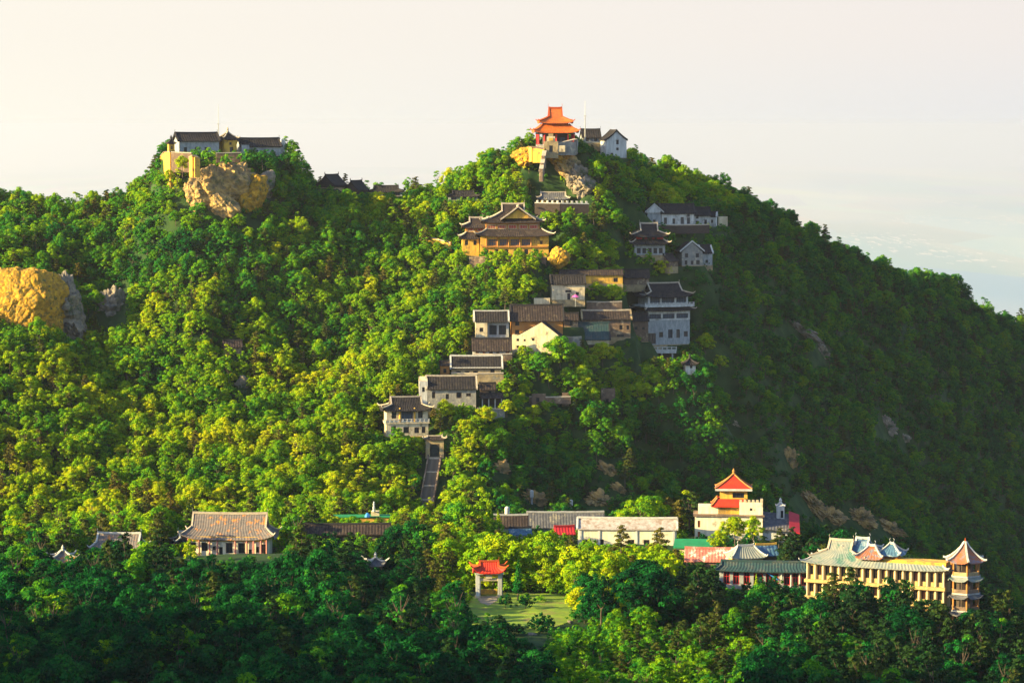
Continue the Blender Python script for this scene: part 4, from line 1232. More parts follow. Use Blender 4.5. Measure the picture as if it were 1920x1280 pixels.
# gatehouse
r, s = site('gatehouse', 'two storey gatehouse with arched windows and yellow lit side at the top of the stair', 'gatehouse', 761, 818, 44, 22, 10, clear=(712, 806, 738, 806), padf=4)
vol(r, s, 0, 0, 0, 80, 24, 40, 'cream', front=[(-26, 7, 9, 13, 'arch'), (-2, 6, 11, 12, 'rect'), (18, 6, 9, 11, 'rect'), (31, 6, 7, 12, 'rect')], base=4, plinth='yellow')
deck(r, s, 0, 0, 24, 84, 4, 44, 'cream', 'balcony')
vol(r, s, 0, 0, 28, 78, 26, 38, 'cream', front=[(-25, 6, 9, 14, 'arch'), (0, 3, 22, 20, 'lattice'), (25, 6, 9, 14, 'arch')], roof=dict(kind='xie', rh=24, ox=8, oy=8, rw=30, s0=.45, lift=.7, ridge='ridge', rhh=.3, ped='yellow'), base=0)
columns(r, s, [-14, 14], -20.5, 28, 26, .2, 'yellow')
balustrade(r, s, -41, 41, -21.5, 28, 5, 'ridge_white', 8)
dG = hit(815, 852) or 606
r, s = site('stone_gate', 'tawny stone archway at the head of the long stair', 'archway', 815, 856, 18, 6, 3, clear=(798, 836, 820, 848))
vol(r, s, 0, 0, 0, 34, 32, 9, 'stone', front=[(0, 0, 18, 24, 'arch')], base=2)
roof_parts(r, s, 0, 0, 32 * s, 42 * s, 15 * s, 7 * s, 'xie', M['tile_brown'], M['ridge'], rw=15 * s, s0=.5, lift=.35, ridge_h=.2)

# long stair
P0, P1 = W3(797, 962, hit(797, 962) or 588), W3(815, 858, (hit(815, 857) or 606) - .6)
o = empty('stone_stair', P0); tag(o, 'long straight stone stair climbing through the trees to the archway', 'stair')
Lh = math.hypot(P1.x - P0.x, P1.y - P0.y); ang = math.atan2(P1.y - P0.y, P1.x - P0.x)
nst = 56; dz = (P1.z - P0.z) / nst; wst = 2.3
step = MB().box(0, 0, -1.9, Lh / nst + .02, wst, 1.9).mesh('step', M['paving'])
land = MB().box(0, 0, -1.9, Lh / nst + .5, wst + .1, 1.96).mesh('landing', M['ridge'])
for i in range(nst):
    q = (P1 - P0) * ((i + .5) / nst); q.z = dz * (i + 1)
    link('landing' if i % 14 == 13 else 'step', land if i % 14 == 13 else step, o, None, q, ang)
side = Vector((-math.sin(ang), math.cos(ang), 0))
for sg in (-1, 1):
    MB().sweep([tuple((P1 - P0) * (i / 12) + side * sg * (wst / 2 + .18) + Vector((0, 0, -1.9))) for i in range(13)], .3, 2.6).build('parapet', M['brown'], o)
CARVE.append((P0, P1, 2.8))
NOTREE.append((786, 832, 850, 965, P0.y - 2, P1.y + 1))
CLEAR.append((802, 828, 856, 900, P1.y - 6)); CLEAR.append((792, 820, 880, 930, P1.y - 12)); CLEAR.append((786, 810, 925, 958, P0.y - 2))

for (px, py, w, h, lab) in [(1010, 750, 26, 14, 'ruined brown wall with a doorway in the bushes below the cream gable house'), (1060, 752, 12, 18, 'narrow yellow lit wall stub in the bushes left of the round rocks'), (1140, 752, 26, 26, 'weathered brown masonry block right in the shaded bushes')]:
    r, s = site('ruined_wall', lab, 'ruin', px, py + 8, w / 2, 5, 4, clear=(px - w / 2, px + w / 2, py - h, py - 4))
    vol(r, s, 0, 0, 0, w, h + 6, 8, 'brown', front=[(-2, 4, 6, 9, 'rect')] if w > 20 else (), base=2)
r, s = site('shrine', 'tiny white shrine with black pyramid roof alone on the dark slope', 'shrine', 1293, 702, 10, 9, 10, clear=(1280, 1308, 662, 694))
vol(r, s, 0, 0, 0, 19, 21, 17, 'white', front=[(1, 12, 5, 5, 'round')], roof=dict(kind='hip', rh=11, ox=4, oy=4, rw=0, lift=.3), base=2)
r, s = site('forest_hut', 'brown roofed hut alone in the forest on the left slope', 'hut', 436, 662, 18, 12, 10, clear=(412, 456, 630, 648))
vol(r, s, 0, 0, 0, 32, 14, 20, 'brown', front=[(-4, 2, 6, 8, 'door')], roof=dict(rh=11, ox=3, oy=4, m='tile_brown', horn=False))

# ------------------------------------------------------------------ halls at the foot of the mountain
r, s = site('village_hall', 'large hall with orange lichened roof and white front at the foot of the slope', 'temple hall', 432, 1046, 82, 40, -4, D=520, clear=(336, 532, 958, 1050), padf=5)
xs = [-62, -40, -18, -6, 12, 34, 50, 66]
vol(r, s, 0, 0, 0, 152, 40, 60, 'ivory', front=[(-66, 12, 11, 16, 'rect'), (-44, 12, 12, 16, 'rect'), (-26, 14, 6, 7, 'rect'), (-13, 2, 7, 18, 'door'), (3, 8, 13, 20, 'rect'), (27, 8, 13, 20, 'rect'), (43, 2, 6, 14, 'door'), (57, 10, 6, 11, 'rect'), (69, 8, 10, 18, 'rect')], roof=dict(kind='xie', rh=44, ox=13, oy=6, rw=72, s0=.5, lift=.9, m='tile_moss', ridge='ridge', rhh=.4, ped='orange'), base=3)
MB().box(0, -30.7 * s, 31 * s, 150 * s, .25, 9 * s).build('frieze', M['yellow'], r)
columns(r, s, [-75, -54, -34, -19, 15, 37, 50, 64, 75], -33, 0, 36, .16, 'pinkpost')
r, s = site('village_hall', 'smaller grey roofed hall with pale ridge sinking into trees left of the large hall', 'temple hall', 224, 1050, 48, 28, -5, D=512, clear=(172, 272, 985, 1014), padf=4)
vol(r, s, 0, 0, 0, 84, 24, 44, 'white', front=o5(4, -38, 38, 4, 9, 12, 'rect'), roof=dict(kind='xie', rh=30, ox=9, oy=10, rw=42, s0=.5, lift=.7, m='tile_moss', ridge='ridge_white', rhh=.35, ped='orange'), base=3)
r, s = site('village_pavilion', 'pale curved roof corner showing above dark pines at the far left', 'pavilion', 118, 1070, 22, 20, 15, D=505, clear=(98, 136, 1026, 1044))
vol(r, s, 0, 0, 0, 34, 22, 34, 'cream', roof=dict(kind='hip', rh=18, ox=8, oy=8, rw=3, lift=.8, m='tile_moss', ridge='ridge_white'), base=3)
r, s = site('rear_hall', 'dark roofed wing with upturned eaves close behind the left end of the large hall', 'temple hall', 352, 1040, 26, 16, 20, D=534, clear=(322, 346, 975, 1010))
vol(r, s, 0, 0, 0, 44, 26, 30, 'orange', roof=dict(kind='xie', rh=22, ox=8, oy=8, rw=18, s0=.5, lift=.7, m='tile', ridge='ridge_white'), base=3)
r, s = site('long_brown_hall', 'long low building with dark roof and brown wall right of the large hall', 'hall', 650, 1020, 84, 20, 2, D=528, clear=(572, 734, 976, 1000), padf=4)
vol(r, s, 0, 0, 0, 164, 22, 34, 'brown', front=o5(6, -76, 76, 5, 12, 9, 'rect'), roof=dict(rh=16, ox=3, oy=6, m='tile_brown', horn=False), base=3)
MB().box(0, -18.4 * s, 17.5 * s, 160 * s, .15, 3.5 * s).build('eave_board', M['ridge'], r)
r, s = site('yellow_terrace_house', 'low house with mossy yellow flat roof above the long brown building', 'house', 676, 990, 58, 18, 2, D=566, clear=(618, 732, 944, 968))
vol(r, s, 0, 0, 0, 108, 20, 30, 'yellow', front=o5(4, -50, 50, 4, 8, 9, 'rect'), base=3)
deck(r, s, 0, 0, 20, 112, 2, 34, 'green', 'roof_deck')
MB().box(28 * s, 0, 22 * s, 1.6, 1.6, .9).build('planter', M['cream'], r)
p = r.location + Vector((26 * s, -1.0, 22 * s + .9))
o = empty('rooftop_statue', p); tag(o, 'slim pale statue on the mossy roof terrace', 'statue')
MB().lathe([(.30, 0), (.30, .3), (.22, .35), (.26, .8), (.16, 1.15), (.24, 1.5), (.10, 1.62), (.16, 1.78), (.13, 1.95), (.02, 2.05)], 0, 0, 10).build('figure', M['white'], o)
p = r.location + Vector((14 * s, -2.0, 22 * s + .003))
o = empty('tarpaulin', p); tag(o, 'blue tarpaulin heaped on the mossy roof terrace', 'tarpaulin')
MB().lathe([(.6, 0), (.5, .35), (.25, .7), (.02, .85)], 0, 0, 7).build('cover', M['blue'], o)
r, s = site('corner_pavilion', 'small pavilion with white upturned eaves among dark pines above the meadow', 'pavilion', 704, 1078, 14, 12, 15, D=478, clear=(688, 722, 1036, 1062))
vol(r, s, 0, 0, 0, 22, 22, 20, 'brown', front=[(0, 3, 8, 12, 'arch')], roof=dict(kind='hip', rh=13, ox=7, oy=7, rw=2, lift=.9, m='tile_grey', ridge='ridge_white'), base=3)
# gate with orange roof
r, s = site('memorial_gate', 'white gate with four posts under an orange curved roof at the edge of the meadow', 'gate', 917, 1119, 30, 9, 4, D=450, clear=(882, 956, 1052, 1122), padf=4)
for xx in (-22, 20):
    deck(r, s, xx, -7, 0, 7, 45, 7, 'white', 'pillar'); deck(r, s, xx + 3, 10, 0, 7, 45, 7, 'greywhite', 'pillar')
    deck(r, s, xx, -7, -2, 10, 5, 10, 'cream', 'pillar_base')
deck(r, s, -1, -7, 31, 36, 5, 4, 'cream', 'lintel'); deck(r, s, -1, -7, 39, 36, 4, 4, 'yellow', 'lintel')
deck(r, s, -1, -10.2, 35.5, 12, 7, 1.5, 'cream', 'name_plaque')
deck(r, s, 0, 10, 36, 36, 5, 4, 'greywhite', 'lintel')
deck(r, s, 0, 1, 44, 54, 3, 30, 'ridge_white', 'cornice')
roof_parts(r, s, 0, 1 * s, 47 * s, 62 * s, 36 * s, 19 * s, 'xie', M['tile_red'], M['ridge_orange'], rw=19 * s, s0=.5, lift=.8, ridge_h=.3)
# balustrade seen through the gate
MB().box(0, 26 * s, 0, 34 * s, .2, .8).build('screen_wall', M['yellow'], r)

# water tanks, low grey roofs
r, s = site('grey_block', 'long grey flat faced hall behind the white roofed hall', 'hall', 1060, 1014, 76, 20, 2, D=566, clear=(992, 1140, 958, 990), padf=4)
vol(r, s, 0, 0, 0, 142, 30, 34, 'concrete', front=o5(7, -66, 66, 4, 9, 9, 'rect'), roof=dict(rh=26, ox=3, oy=5, m='tile_grey', ridge='concrete', horn=False), base=3)
r, s = site('grey_block', 'low brownish block with sloping roof left of the long grey hall', 'building', 958, 1012, 34, 16, 2, D=560, clear=(932, 984, 962, 986))
vol(r, s, 0, 0, 0, 62, 28, 28, 'concrete', roof=dict(rh=20, ox=2, oy=4, m='tile_brown', ridge='concrete', horn=False), base=3)
r, s = site('white_shed', 'small white and blue grey shed among the yellow trees below the grey blocks', 'shed', 975, 1018, 22, 10, 8, D=546, clear=(956, 994, 984, 1004))
vol(r, s, 0, 0, 0, 40, 18, 16, 'white', front=[(-8, 4, 5, 8, 'rect'), (8, 3, 6, 10, 'door')], roof=dict(rh=12, ox=2, oy=3, m='tile_blue', horn=False), base=3)
def tank(lab, px, top, bot, D, wd):
    p = W3(px, bot, D); s = D / F; H = (bot - top) * s
    o = empty('water_tank', p); tag(o, lab, 'water tank', 'pale water tanks and vents')
    MB().lathe([(wd * s / 2, 0), (wd * s / 2 * 1.02, H * .5), (wd * s / 2, H * .86), (wd * s * .25, H)], 0, 0, 12).build('tank', M['white'], o)
    MB().tube((0, 0, -3.0), (0, 0, .01), wd * s * .3, None, 8).build('stand', M['concrete'], o)
tank('tall pale water tank on the low brownish block', 951, 949, 964, 562, 9)
tank('pale water tank on a rock above the left end of the long grey hall', 997, 918, 932, 603, 7)
tank('pale water tank on a rock above the middle of the long grey hall', 1071, 936, 949, 604, 6)
r, s = site('roof_vent', 'small white vent box on the ridge of the long grey hall', 'vent', 1056, 962, 5, 3, 0, D=569)
PADS.pop()
deck(r, s, 0, 0, -3, 10, 7, 5, 'white', 'box')
r, s = site('red_shed', 'crimson roofed shed at the left end of the white roofed hall', 'shed', 1058, 1016, 22, 12, 10, D=540, clear=(1046, 1076, 982, 1000))
vol(r, s, 0, 0, 0, 34, 17, 20, 'cream', roof=dict(rh=13, ox=3, oy=3, m='tile_maroon', ridge='tile_maroon', horn=False), base=3)
r, s = site('white_roof_hall', 'long cream hall with weathered white roof in the middle of the village', 'hall', 1176, 1038, 100, 26, -3, D=527, clear=(1074, 1274, 974, 1018), padf=4)
vol(r, s, 0, 0, 0, 186, 48, 46, 'ivory', front=[(-50, 12, 12, 15, 'rect'), (8, 12, 12, 15, 'rect'), (37, 12, 11, 15, 'rect'), (-78, 12, 12, 15, 'rect')], roof=dict(rh=17, ox=2, oy=3, m='tile_white', trim='white', ridge='ridge_white', horn=False, ribs=False), base=3)
for i in range(6): deck(r, s, -88 + i * 35.2, -23.6, 0, 4, 46, 1.6, 'white', 'pilaster')

# white house with red roofs
r, s = site('red_roof_house', 'cream villa with red pyramid roof and battlemented tower, tallest in the village', 'villa', 1372, 1012, 76, 32, -4, D=531, clear=(1298, 1512, 900, 1000), padf=5)
vol(r, s, -6, 0, 0, 128, 44, 56, 'ivory', front=[(-56, 23, 5, 13, 'redpanel'), (-56, 4, 5, 11, 'redpanel'), (8, 27, 17, 8, 'rect')], base=4, fm='orange')
deck(r, s, -6, 0, 44, 134, 3.5, 62, 'brown', 'cornice')
deck(r, s, -34, 4, 47.5, 60, 14, 44, 'ivory', 'upper_wall')
mb = MB()
mb.slab([[(-62 * s, -24 * s, 50 * s), (22 * s, -24 * s, 50 * s)], [(-28 * s, -8 * s, 70 * s), (22 * s, -8 * s, 70 * s)]], .2)
vol(r, s, 2, 2, 47.5, 56, 18, 40, 'yellow', base=0)
roof_parts(r, s, -2 * s, 2 * s, 63 * s, 74 * s, 54 * s, 13 * s, 'skirt', M['tile_red'], M['orange'], inner=(52 * s, 34 * s), ribs=False)
vol(r, s, 3, 2, 75, 52, 17, 34, 'yellow', front=[(9, 3, 22, 10, 'rect')], base=0)
deck(r, s, 3, 2, 92, 70, 4, 50, 'ridge_white', 'eave_band')
roof_parts(r, s, 3 * s, 2 * s, 96 * s, 68 * s, 48 * s, 25 * s, 'hip', M['tile_red'], M['orange'], rw=.05, ribs=False)
vol(r, s, 36, -14, 47.5, 44, 24, 28, 'ivory', front=[(0, 8, 5, 5, 'round')], base=0)
me = MB().box(0, 0, 0, 4.5 * s, 3 * s, 4.5 * s).mesh('merlon', M['cream'])
for i in range(6): link('merlon', me, r, None, ((16.5 + i * 7.8) * s, -26 * s, 71.5 * s))
for i in range(3): link('merlon', me, r, None, (56 * s, (-18 + i * 8) * s, 71.5 * s))
# lean-to with grey corrugated roof and red verge at the right
vol(r, s, 84, -2, -4, 66, 26, 40, 'white', front=[(14, 6, 6, 10, 'rect'), (24, 6, 6, 10, 'rect')], base=4)
mb = MB()
g2 = [[((52 + 72 * u) * s, (-30 + 52 * v) * s, (22 + 26 * v - 6 * u) * s + (.07 if int(u * 24) % 2 else 0)) for u in [i / 24 for i in range(25)]] for v in (0, .5, 1)]
mb.slab(g2, .15); mb.build('lean_to_roof', M['tile_grey'], r)
MB().slab([[((108 + 20 * u) * s, (-34 + 56 * v) * s, (21.5 + 28 * v - 7 * u) * s) for u in (0, .5, 1)] for v in (0, .5, 1)], .2).build('red_roof_strip', M['tile_maroon'], r)
vol(r, s, 92, 12, 34, 15, 26, 14, 'white', front=[(3, 4, 5, 14, 'arch')], roof=dict(kind='hip', rh=5, ox=.5, oy=.5, rw=0, m='white', ridge='white', ribs=False), base=0)

# low complex with green deck, pink roof, teal gallery
r, s = site('green_deck_building', 'low building with flat bright green roof between the cream hall and the villa', 'building', 1300, 1060, 36, 26, -4, D=512, clear=(1266, 1326, 1008, 1030), padf=4)
vol(r, s, 0, 0, 0, 72, 34, 46, 'cream', front=[(-20, 8, 14, 7, 'rect'), (16, 8, 8, 12, 'rect')], base=4)
mb = MB(); mb.slab([[(-38 * s, -26 * s, 35 * s), (38 * s, -26 * s, 35 * s)], [(-36 * s, 26 * s, 44 * s), (36 * s, 26 * s, 44 * s)]], .25); mb.build('green_roof', M['green'], r)
mb = MB(); mb.slab([[(-48 * s, -34 * s, 8 * s), (-6 * s, -34 * s, 14 * s)], [(-40 * s, -24 * s, 16 * s), (-6 * s, -24 * s, 34 * s)]], .3); mb.build('curved_porch_roof', M['cream'], r)
r, s = site('pink_roof_building', 'long low building with faded pink roof in front of the green deck', 'building', 1334, 1080, 56, 16, -6, D=500, clear=(1288, 1382, 1030, 1056))
vol(r, s, 0, 0, 0, 96, 32, 28, 'brown', front=o5(5, -44, 44, 8, 9, 10, 'rect'), roof=dict(rh=22, ox=3, oy=4, m='tile_pink', ridge='tile_pink', horn=False), base=4)
r, s = site('yellow_pavilion', 'yellow block with pale hipped roof and blue roofed side above the teal gallery', 'building', 1398, 1078, 34, 22, 12, D=494, clear=(1356, 1454, 1012, 1052))
vol(r, s, 0, 0, 0, 56, 36, 40, 'yellow', front=[(-24, 6, 5, 22, 'redpanel')], roof=dict(kind='hip', rh=20, ox=6, oy=6, rw=16, m='tile_pale', ridge='ridge_white', lift=.3), base=4)
vol(r, s, 42, 6, 0, 34, 38, 30, 'brown', roof=dict(rh=18, ox=4, oy=5, m='tile_blue', ridge='yellow', horn=False), base=4)
r, s = site('teal_gallery', 'long shaded gallery with teal roof and pale posts in front of the yellow block', 'gallery', 1440, 1104, 96, 14, -7, D=474, clear=(1372, 1522, 1040, 1090), padf=4)
vol(r, s, 0, 0, 0, 184, 40, 24, 'greywhite', front=[(x, 8, 12, 24, 'rect') for x in (-78, -60, -40)] + [(-18, 10, 18, 20, 'arch')] + [(8, 4, 24, 26, 'door')] + [(x, 8, 12, 24, 'rect') for x in (36, 52, 68, 84)], roof=dict(kind='xie', rh=15, ox=6, oy=10, rw=90, s0=.5, m='tile_teal', ridge='tile_teal', lift=.2, horn=False), base=5, fm='red')
columns(r, s, [26, 44, 60, 76, 90], -15, 0, 36, .14, 'ridge_white')
mb = MB().box(0, 0, 0, 26 * s, .06, 2.4 * s)
ob = mb.build('blue_banner', M['blue'], r, 'blue cloth strip slanting across the gallery', (8 * s, -14 * s, 24 * s)); ob.rotation_euler = (0, R(32), 0)

# hotel
HY = -24
r, s = site('terraced_hotel', 'long three storey hotel with pale tiled eaves at the lower right', 'hotel', 1648, 1158, 128, 36, HY, D=452, clear=(1512, 1776, 984, 1100), padf=6)
W_ = 268
n = 17
stp = W_ / n
ops = []
for fl in (0, 34, 66):
    for i in range(n):
        cx = -W_ / 2 + stp * (i + .5)
        if fl == 66: ops.append((cx, fl + 8, 8 if i % 3 else 6, 18, 'redpanel' if i % 4 == 1 else 'rect'))
        else: ops.append((cx, fl + 7, 8, 16, 'redpanel' if i % 6 == 2 else 'rect'))
vol(r, s, 0, 0, 0, W_, 98, 52, 'butter', front=ops, right=o5(3, -20, 20, 72, 8, 16, 'rect'), base=6, fm='frame')
for fl, nm in ((27, 'balcony'), (59, 'balcony')):
    deck(r, s, 0, -31, fl + 1, W_ + 8, 6, 10, 'butter', nm)
columns(r, s, [-W_ / 2 + stp * i for i in range(n + 1)], -29, 66, 30, .14, 'cream')
columns(r, s, [-W_ / 2 + stp * i for i in range(n + 1)], -29, 34, 25, .14, 'cream')
roof_parts(r, s, 0, 0, 96 * s, (W_ + 22) * s, 72 * s, 9 * s, 'skirt', M['tile_pale'], M['ridge_white'], inner=((W_ - 8) * s, 44 * s), lift=.4)
deck(r, s, 30, 4, 96, W_ - 60, 14, 38, 'yellow', 'parapet')
# main upturned roof on the left part of the terrace
vol(r, s, -78, 8, 100, 84, 14, 40, 'yellow', front=o5(6, -38, 38, 3, 7, 8, 'rect'), roof=dict(kind='xie', rh=32, ox=12, oy=10, rw=24, s0=.5, m='tile_pale', ridge='ridge', lift=.3, ped='yellow', rhh=.35), base=0)
vol(r, s, -40, 22, 100, 44, 26, 26, 'orange', roof=dict(kind='xie', rh=22, ox=9, oy=8, rw=14, s0=.5, m='tile_blue', ridge='ridge_white', lift=.45), base=0)
vol(r, s, -14, -2, 108, 36, 8, 30, 'orange', front=o5(4, -16, 16, 1, 5, 6, 'rect'), roof=dict(kind='hip', rh=22, ox=9, oy=8, rw=6, m='tile_pagoda', ridge='ridge_white', lift=.4), base=0)
vol(r, s, 20, 14, 108, 30, 14, 26, 'orange', roof=dict(kind='hip', rh=20, ox=8, oy=8, rw=4, m='tile_blue', ridge='ridge_white', lift=.4), base=0)
# pagoda
r, s = site('pagoda', 'hexagonal pagoda tower with faded orange pointed roof at the right end of the hotel', 'pagoda', 1808, 1178, 30, 30, 0, D=446, clear=(1768, 1856, 1004, 1122), padf=5)
def hexring(mb, r0, z0, r1, z1, lift=0.0, seg=6, sub=6, t=.14):
    nn = seg * sub
    ring = []
    for lv, (rr, zz) in enumerate(((r0, z0), ((r0 + r1) / 2, z0 + (z1 - z0) * .36), (r1, z1))):
        row = []
        for i in range(nn + 1):
            a = 2 * math.pi * i / nn + math.pi / 6
            k = i % sub / sub
            w = math.cos(math.pi / seg) / math.cos((k - .5) * 2 * math.pi / seg)
            c = abs(2 * k - 1)
            row.append((rr * w * math.cos(a), rr * w * math.sin(a), zz + lift * c ** 4 * (1 - lv / 2)))
        ring.append(row)
    mb.slab(ring, t)
RO = 38 * s
for fl in range(4):
    z0 = fl * 33 * s
    MB().lathe([(16 * s, z0), (16 * s, z0 + 31 * s)], 0, 0, 6).build('core', M['frame'], r)
    me = MB().lathe([(.16, 0), (.16, 28 * s)], 0, 0, 8).mesh('column', M['orange'])
    for k in range(6):
        a = k * math.pi / 3 + math.pi / 6
        link('column', me, r, None, (27 * s * math.cos(a), 27 * s * math.sin(a), z0))
    mb = MB()
    hexring(mb, 30 * s, z0 + .02, 15 * s, z0 + .03, t=.25)
    mb.build('floor', M['concrete'], r)
    rl = MB()
    for k in range(6):
        a0, a1 = k * math.pi / 3 + math.pi / 6, (k + 1) * math.pi / 3 + math.pi / 6
        rl.sweep([(28 * s * math.cos(a), 28 * s * math.sin(a), z0) for a in (a0, a1)], .12, .6)
    rl.build('railing', M['stone'] if fl == 3 else M['brown'], r)
    if fl < 3:
        mb = MB(); hexring(mb, 38 * s, z0 + 24 * s, 26 * s, z0 + 32 * s, lift=.5)
        mb.build('skirt_roof', M['tile_grey'] if fl < 2 else M['tile_pale'], r)
    else:
        mb = MB()
        top = []
        for (rr, zz, lf) in ((40, 26, .35), (30, 32, .15), (20, 40, .1), (10, 50, 0), (3, 60, 0)):
            row = []
            for i in range(37):
                a = 2 * math.pi * i / 36 + math.pi / 6
                k = i % 6 / 6
                w = math.cos(math.pi / 6) / math.cos((k - .5) * math.pi / 3)
                row.append((rr * s * w * math.cos(a), rr * s * w * math.sin(a), z0 + zz * s + lf * abs(2 * k - 1) ** 4))
            top.append(row)
        mb.slab(top, .15)
        ro = mb.build('roof', M['tile_pagoda'], r)
        for k in range(6):
            a = k * math.pi / 3 + math.pi / 6
            MB().sweep([(rr * s * math.cos(a), rr * s * math.sin(a), z0 + zz * s) for rr, zz in ((3, 61), (10, 51), (20, 41), (30, 33.5), (40, 29), (44, 30))], .26, .26).build('hip_ridge', M['ridge_white'], ro)
        MB().lathe([(.35, z0 + 58 * s), (.2, z0 + 61 * s), (.28, z0 + 63 * s), (.1, z0 + 65 * s), (.04, z0 + 70 * s)], 0, 0, 8).build('finial', M['ridge_orange'], ro)

# terrace walls that step the cluster up the slope
for (a, b, py, dzz, mm, lab) in [(846, 944, 708, 2.2, 'stone', 'tawny terrace wall under the long stone house'), (888, 960, 672, 1.2, 'brown', 'brown terrace wall under the shop fronts'), (1056, 1090, 640, 3.0, 'grey', 'grey garden wall between the cream gable and the mossy roofed hall'),
                                 (1150, 1192, 652, 2.6, 'grey', 'grey terrace wall left of the white railed viewing terrace'), (992, 1070, 752, 1.4, 'brown', 'low brown terrace wall among the bushes below the cluster'), (1100, 1166, 574, 2.0, 'brown', 'brown terrace wall above the long brown roofed hall'), (1206, 1330, 430, 2.0, 'frame', 'dark terrace wall under the white houses')]:
    d_ = (hit((a + b) / 2, py) or 640) - 1.5
    rampart('terrace_wall', lab, [(a, py - 8, d_), ((a + b) / 2, py - 7, d_ - .5), (b, py - 8, d_)], dzz, .6, mm, 'ridge')
r, s = site('small_shed', 'small dark roofed shed squeezed between the orange house and the brown roofed hall', 'shed', 1070, 612, 14, 10, 5, clear=(1056, 1086, 584, 602))
vol(r, s, 0, 0, 0, 26, 14, 18, 'brown', front=[(0, 2, 6, 9, 'door')], roof=dict(rh=12, ox=2, oy=3, m='tile_brown', horn=False))
r, s = site('small_shed', 'low brown roofed shed between the grey hall and the long stone house', 'shed', 914, 742, 16, 8, 5, clear=(900, 934, 712, 730))
vol(r, s, 0, 0, 0, 28, 14, 16, 'brown', front=[(4, 2, 6, 9, 'door')], roof=dict(rh=11, ox=2, oy=3, m='tile_brown', horn=False))
# ------------------------------------------------------------------ rock
def rock(name, label, px, py, D, w, h, d, seed, m, rot=(0, 0, 0), amp=.34, cell=.28, sub=5, strata=0.0, clear=None, kind=None, cat='rock'):
    """an outcrop: a broken, blocky mass; px,py its centre, w,h,d metres"""
    c = W3(px, py, D)
    v, f = ico(sub)
    off = Vector((seed * 7.3, seed * 3.1, seed * 1.7))
    out = np.empty_like(v)
    sc3 = Vector((w / 2, d / 2, h / 2))
    rr_ = np.random.RandomState(seed)
    nf = 46
    pn = rr_.normal(size=(nf, 3)); pn[:, 2] *= .8
    pn /= np.linalg.norm(pn, axis=1)[:, None]
    pd_ = .66 + .34 * rr_.rand(nf)
    dots = v @ pn.T
    facet = np.min(np.where(dots > .05, pd_[None, :] / np.maximum(dots, .05), 9), axis=1)
    facet = np.clip(facet, .6, 1.25) * 1.16
    Rm = Matrix.Rotation(rot[2], 3, 'Z') @ Matrix.Rotation(rot[1], 3, 'Y') @ Matrix.Rotation(rot[0], 3, 'X')
    for i, p in enumerate(v):
        q = Vector((p[0] * sc3.x, p[1] * sc3.y, p[2] * sc3.z))
        st = Vector((q.x, q.y, q.z * (1 + strata)))
        dd, _ = mnoise.voronoi(st * cell + off)
        crack = min(1.0, (dd[1] - dd[0]) * 3.2)
        d2, _ = mnoise.voronoi(st * cell * 2.7 + off)
        crack2 = min(1.0, (d2[1] - d2[0]) * 3.5)
        big = mnoise.noise(q * cell * .45 + off)
        n = Vector(p)
        cellv = mnoise.cell(st * cell * 1.0 + off)
        cellw = mnoise.cell(st * cell * 2.3 + off * 2)
        ledge = math.sin((q.z * 1.0 + q.x * .55) * 5.5 / max(1.0, h * .18) + seed) ** 3
        k = facet[i] * (1 + amp * (.50 * (crack - .7) + .24 * (crack2 - .7) + .55 * big + .22 * (cellv - .5) + .12 * (cellw - .5) + .13 * ledge))
        out[i] = (Rm @ (q * k))[:]
    mb = MB(); mb.v = [tuple(p) for p in out]; mb.f = [tuple(int(a) for a in t) for t in f]
    o = mb.build(name, M[m], None, None, c)
    tag(o, label, cat, None, kind)
    if clear: CLEAR.append((*clear, D - 1)); NOTREE.append((clear[0], clear[1], clear[2], clear[3], D - 8, D + d * .4))
    return o
# the golden crag at the left edge
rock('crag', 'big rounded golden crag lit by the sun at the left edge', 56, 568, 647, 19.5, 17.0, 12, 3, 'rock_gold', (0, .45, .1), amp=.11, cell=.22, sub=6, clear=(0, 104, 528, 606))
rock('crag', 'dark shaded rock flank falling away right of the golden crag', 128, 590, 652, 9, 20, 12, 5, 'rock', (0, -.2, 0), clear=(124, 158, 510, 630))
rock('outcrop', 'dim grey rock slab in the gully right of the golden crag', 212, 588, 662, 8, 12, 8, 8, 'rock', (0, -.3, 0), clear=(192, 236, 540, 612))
# cliff below the fort
dc = hit(430, 350) or 672
for i, (px, py, w, h, d, ry, lab, mm) in enumerate([
    (400, 352, 12, 9, 9, .5, 'broken grey cliff block directly under the yellow buttress', 'rock_tan'), (440, 350, 12, 12, 9, .6, 'wide cliff block under the yellow turret of the fort', 'rock_tan'),
    (468, 372, 8, 11, 8, .5, 'cliff block with a golden lit edge at the lower right of the fort cliff', 'rock_gold'), (372, 366, 8, 9, 8, -.4, 'left shoulder of the fort cliff with hanging bushes', 'rock_tan'),
    (420, 385, 10, 6, 7, .4, 'low rock ledge at the bottom of the fort cliff', 'rock_tan'), (492, 350, 7, 9, 8, .6, 'shaded right shoulder of the fort cliff', 'rock')]):
    rock('cliff_rock', lab, px, py, hit(px, py) - 1.2, w, h, d, 20 + i, mm, (0, ry, .2), amp=.22, cell=.30, strata=-.2, clear=(px - w * 2.3, px + w * 2.3, py - h * 2.4, py + h * 1.6))
rock('crag', 'golden lit rock wall at the lower right corner of the big temple', 1048, 484, (hit(1048, 490) or 664) - .5, 5.2, 5.4, 5, 37, 'rock_gold', (0, .2, 0), amp=.2, cell=.4, strata=-.3, clear=(1032, 1066, 466, 496))
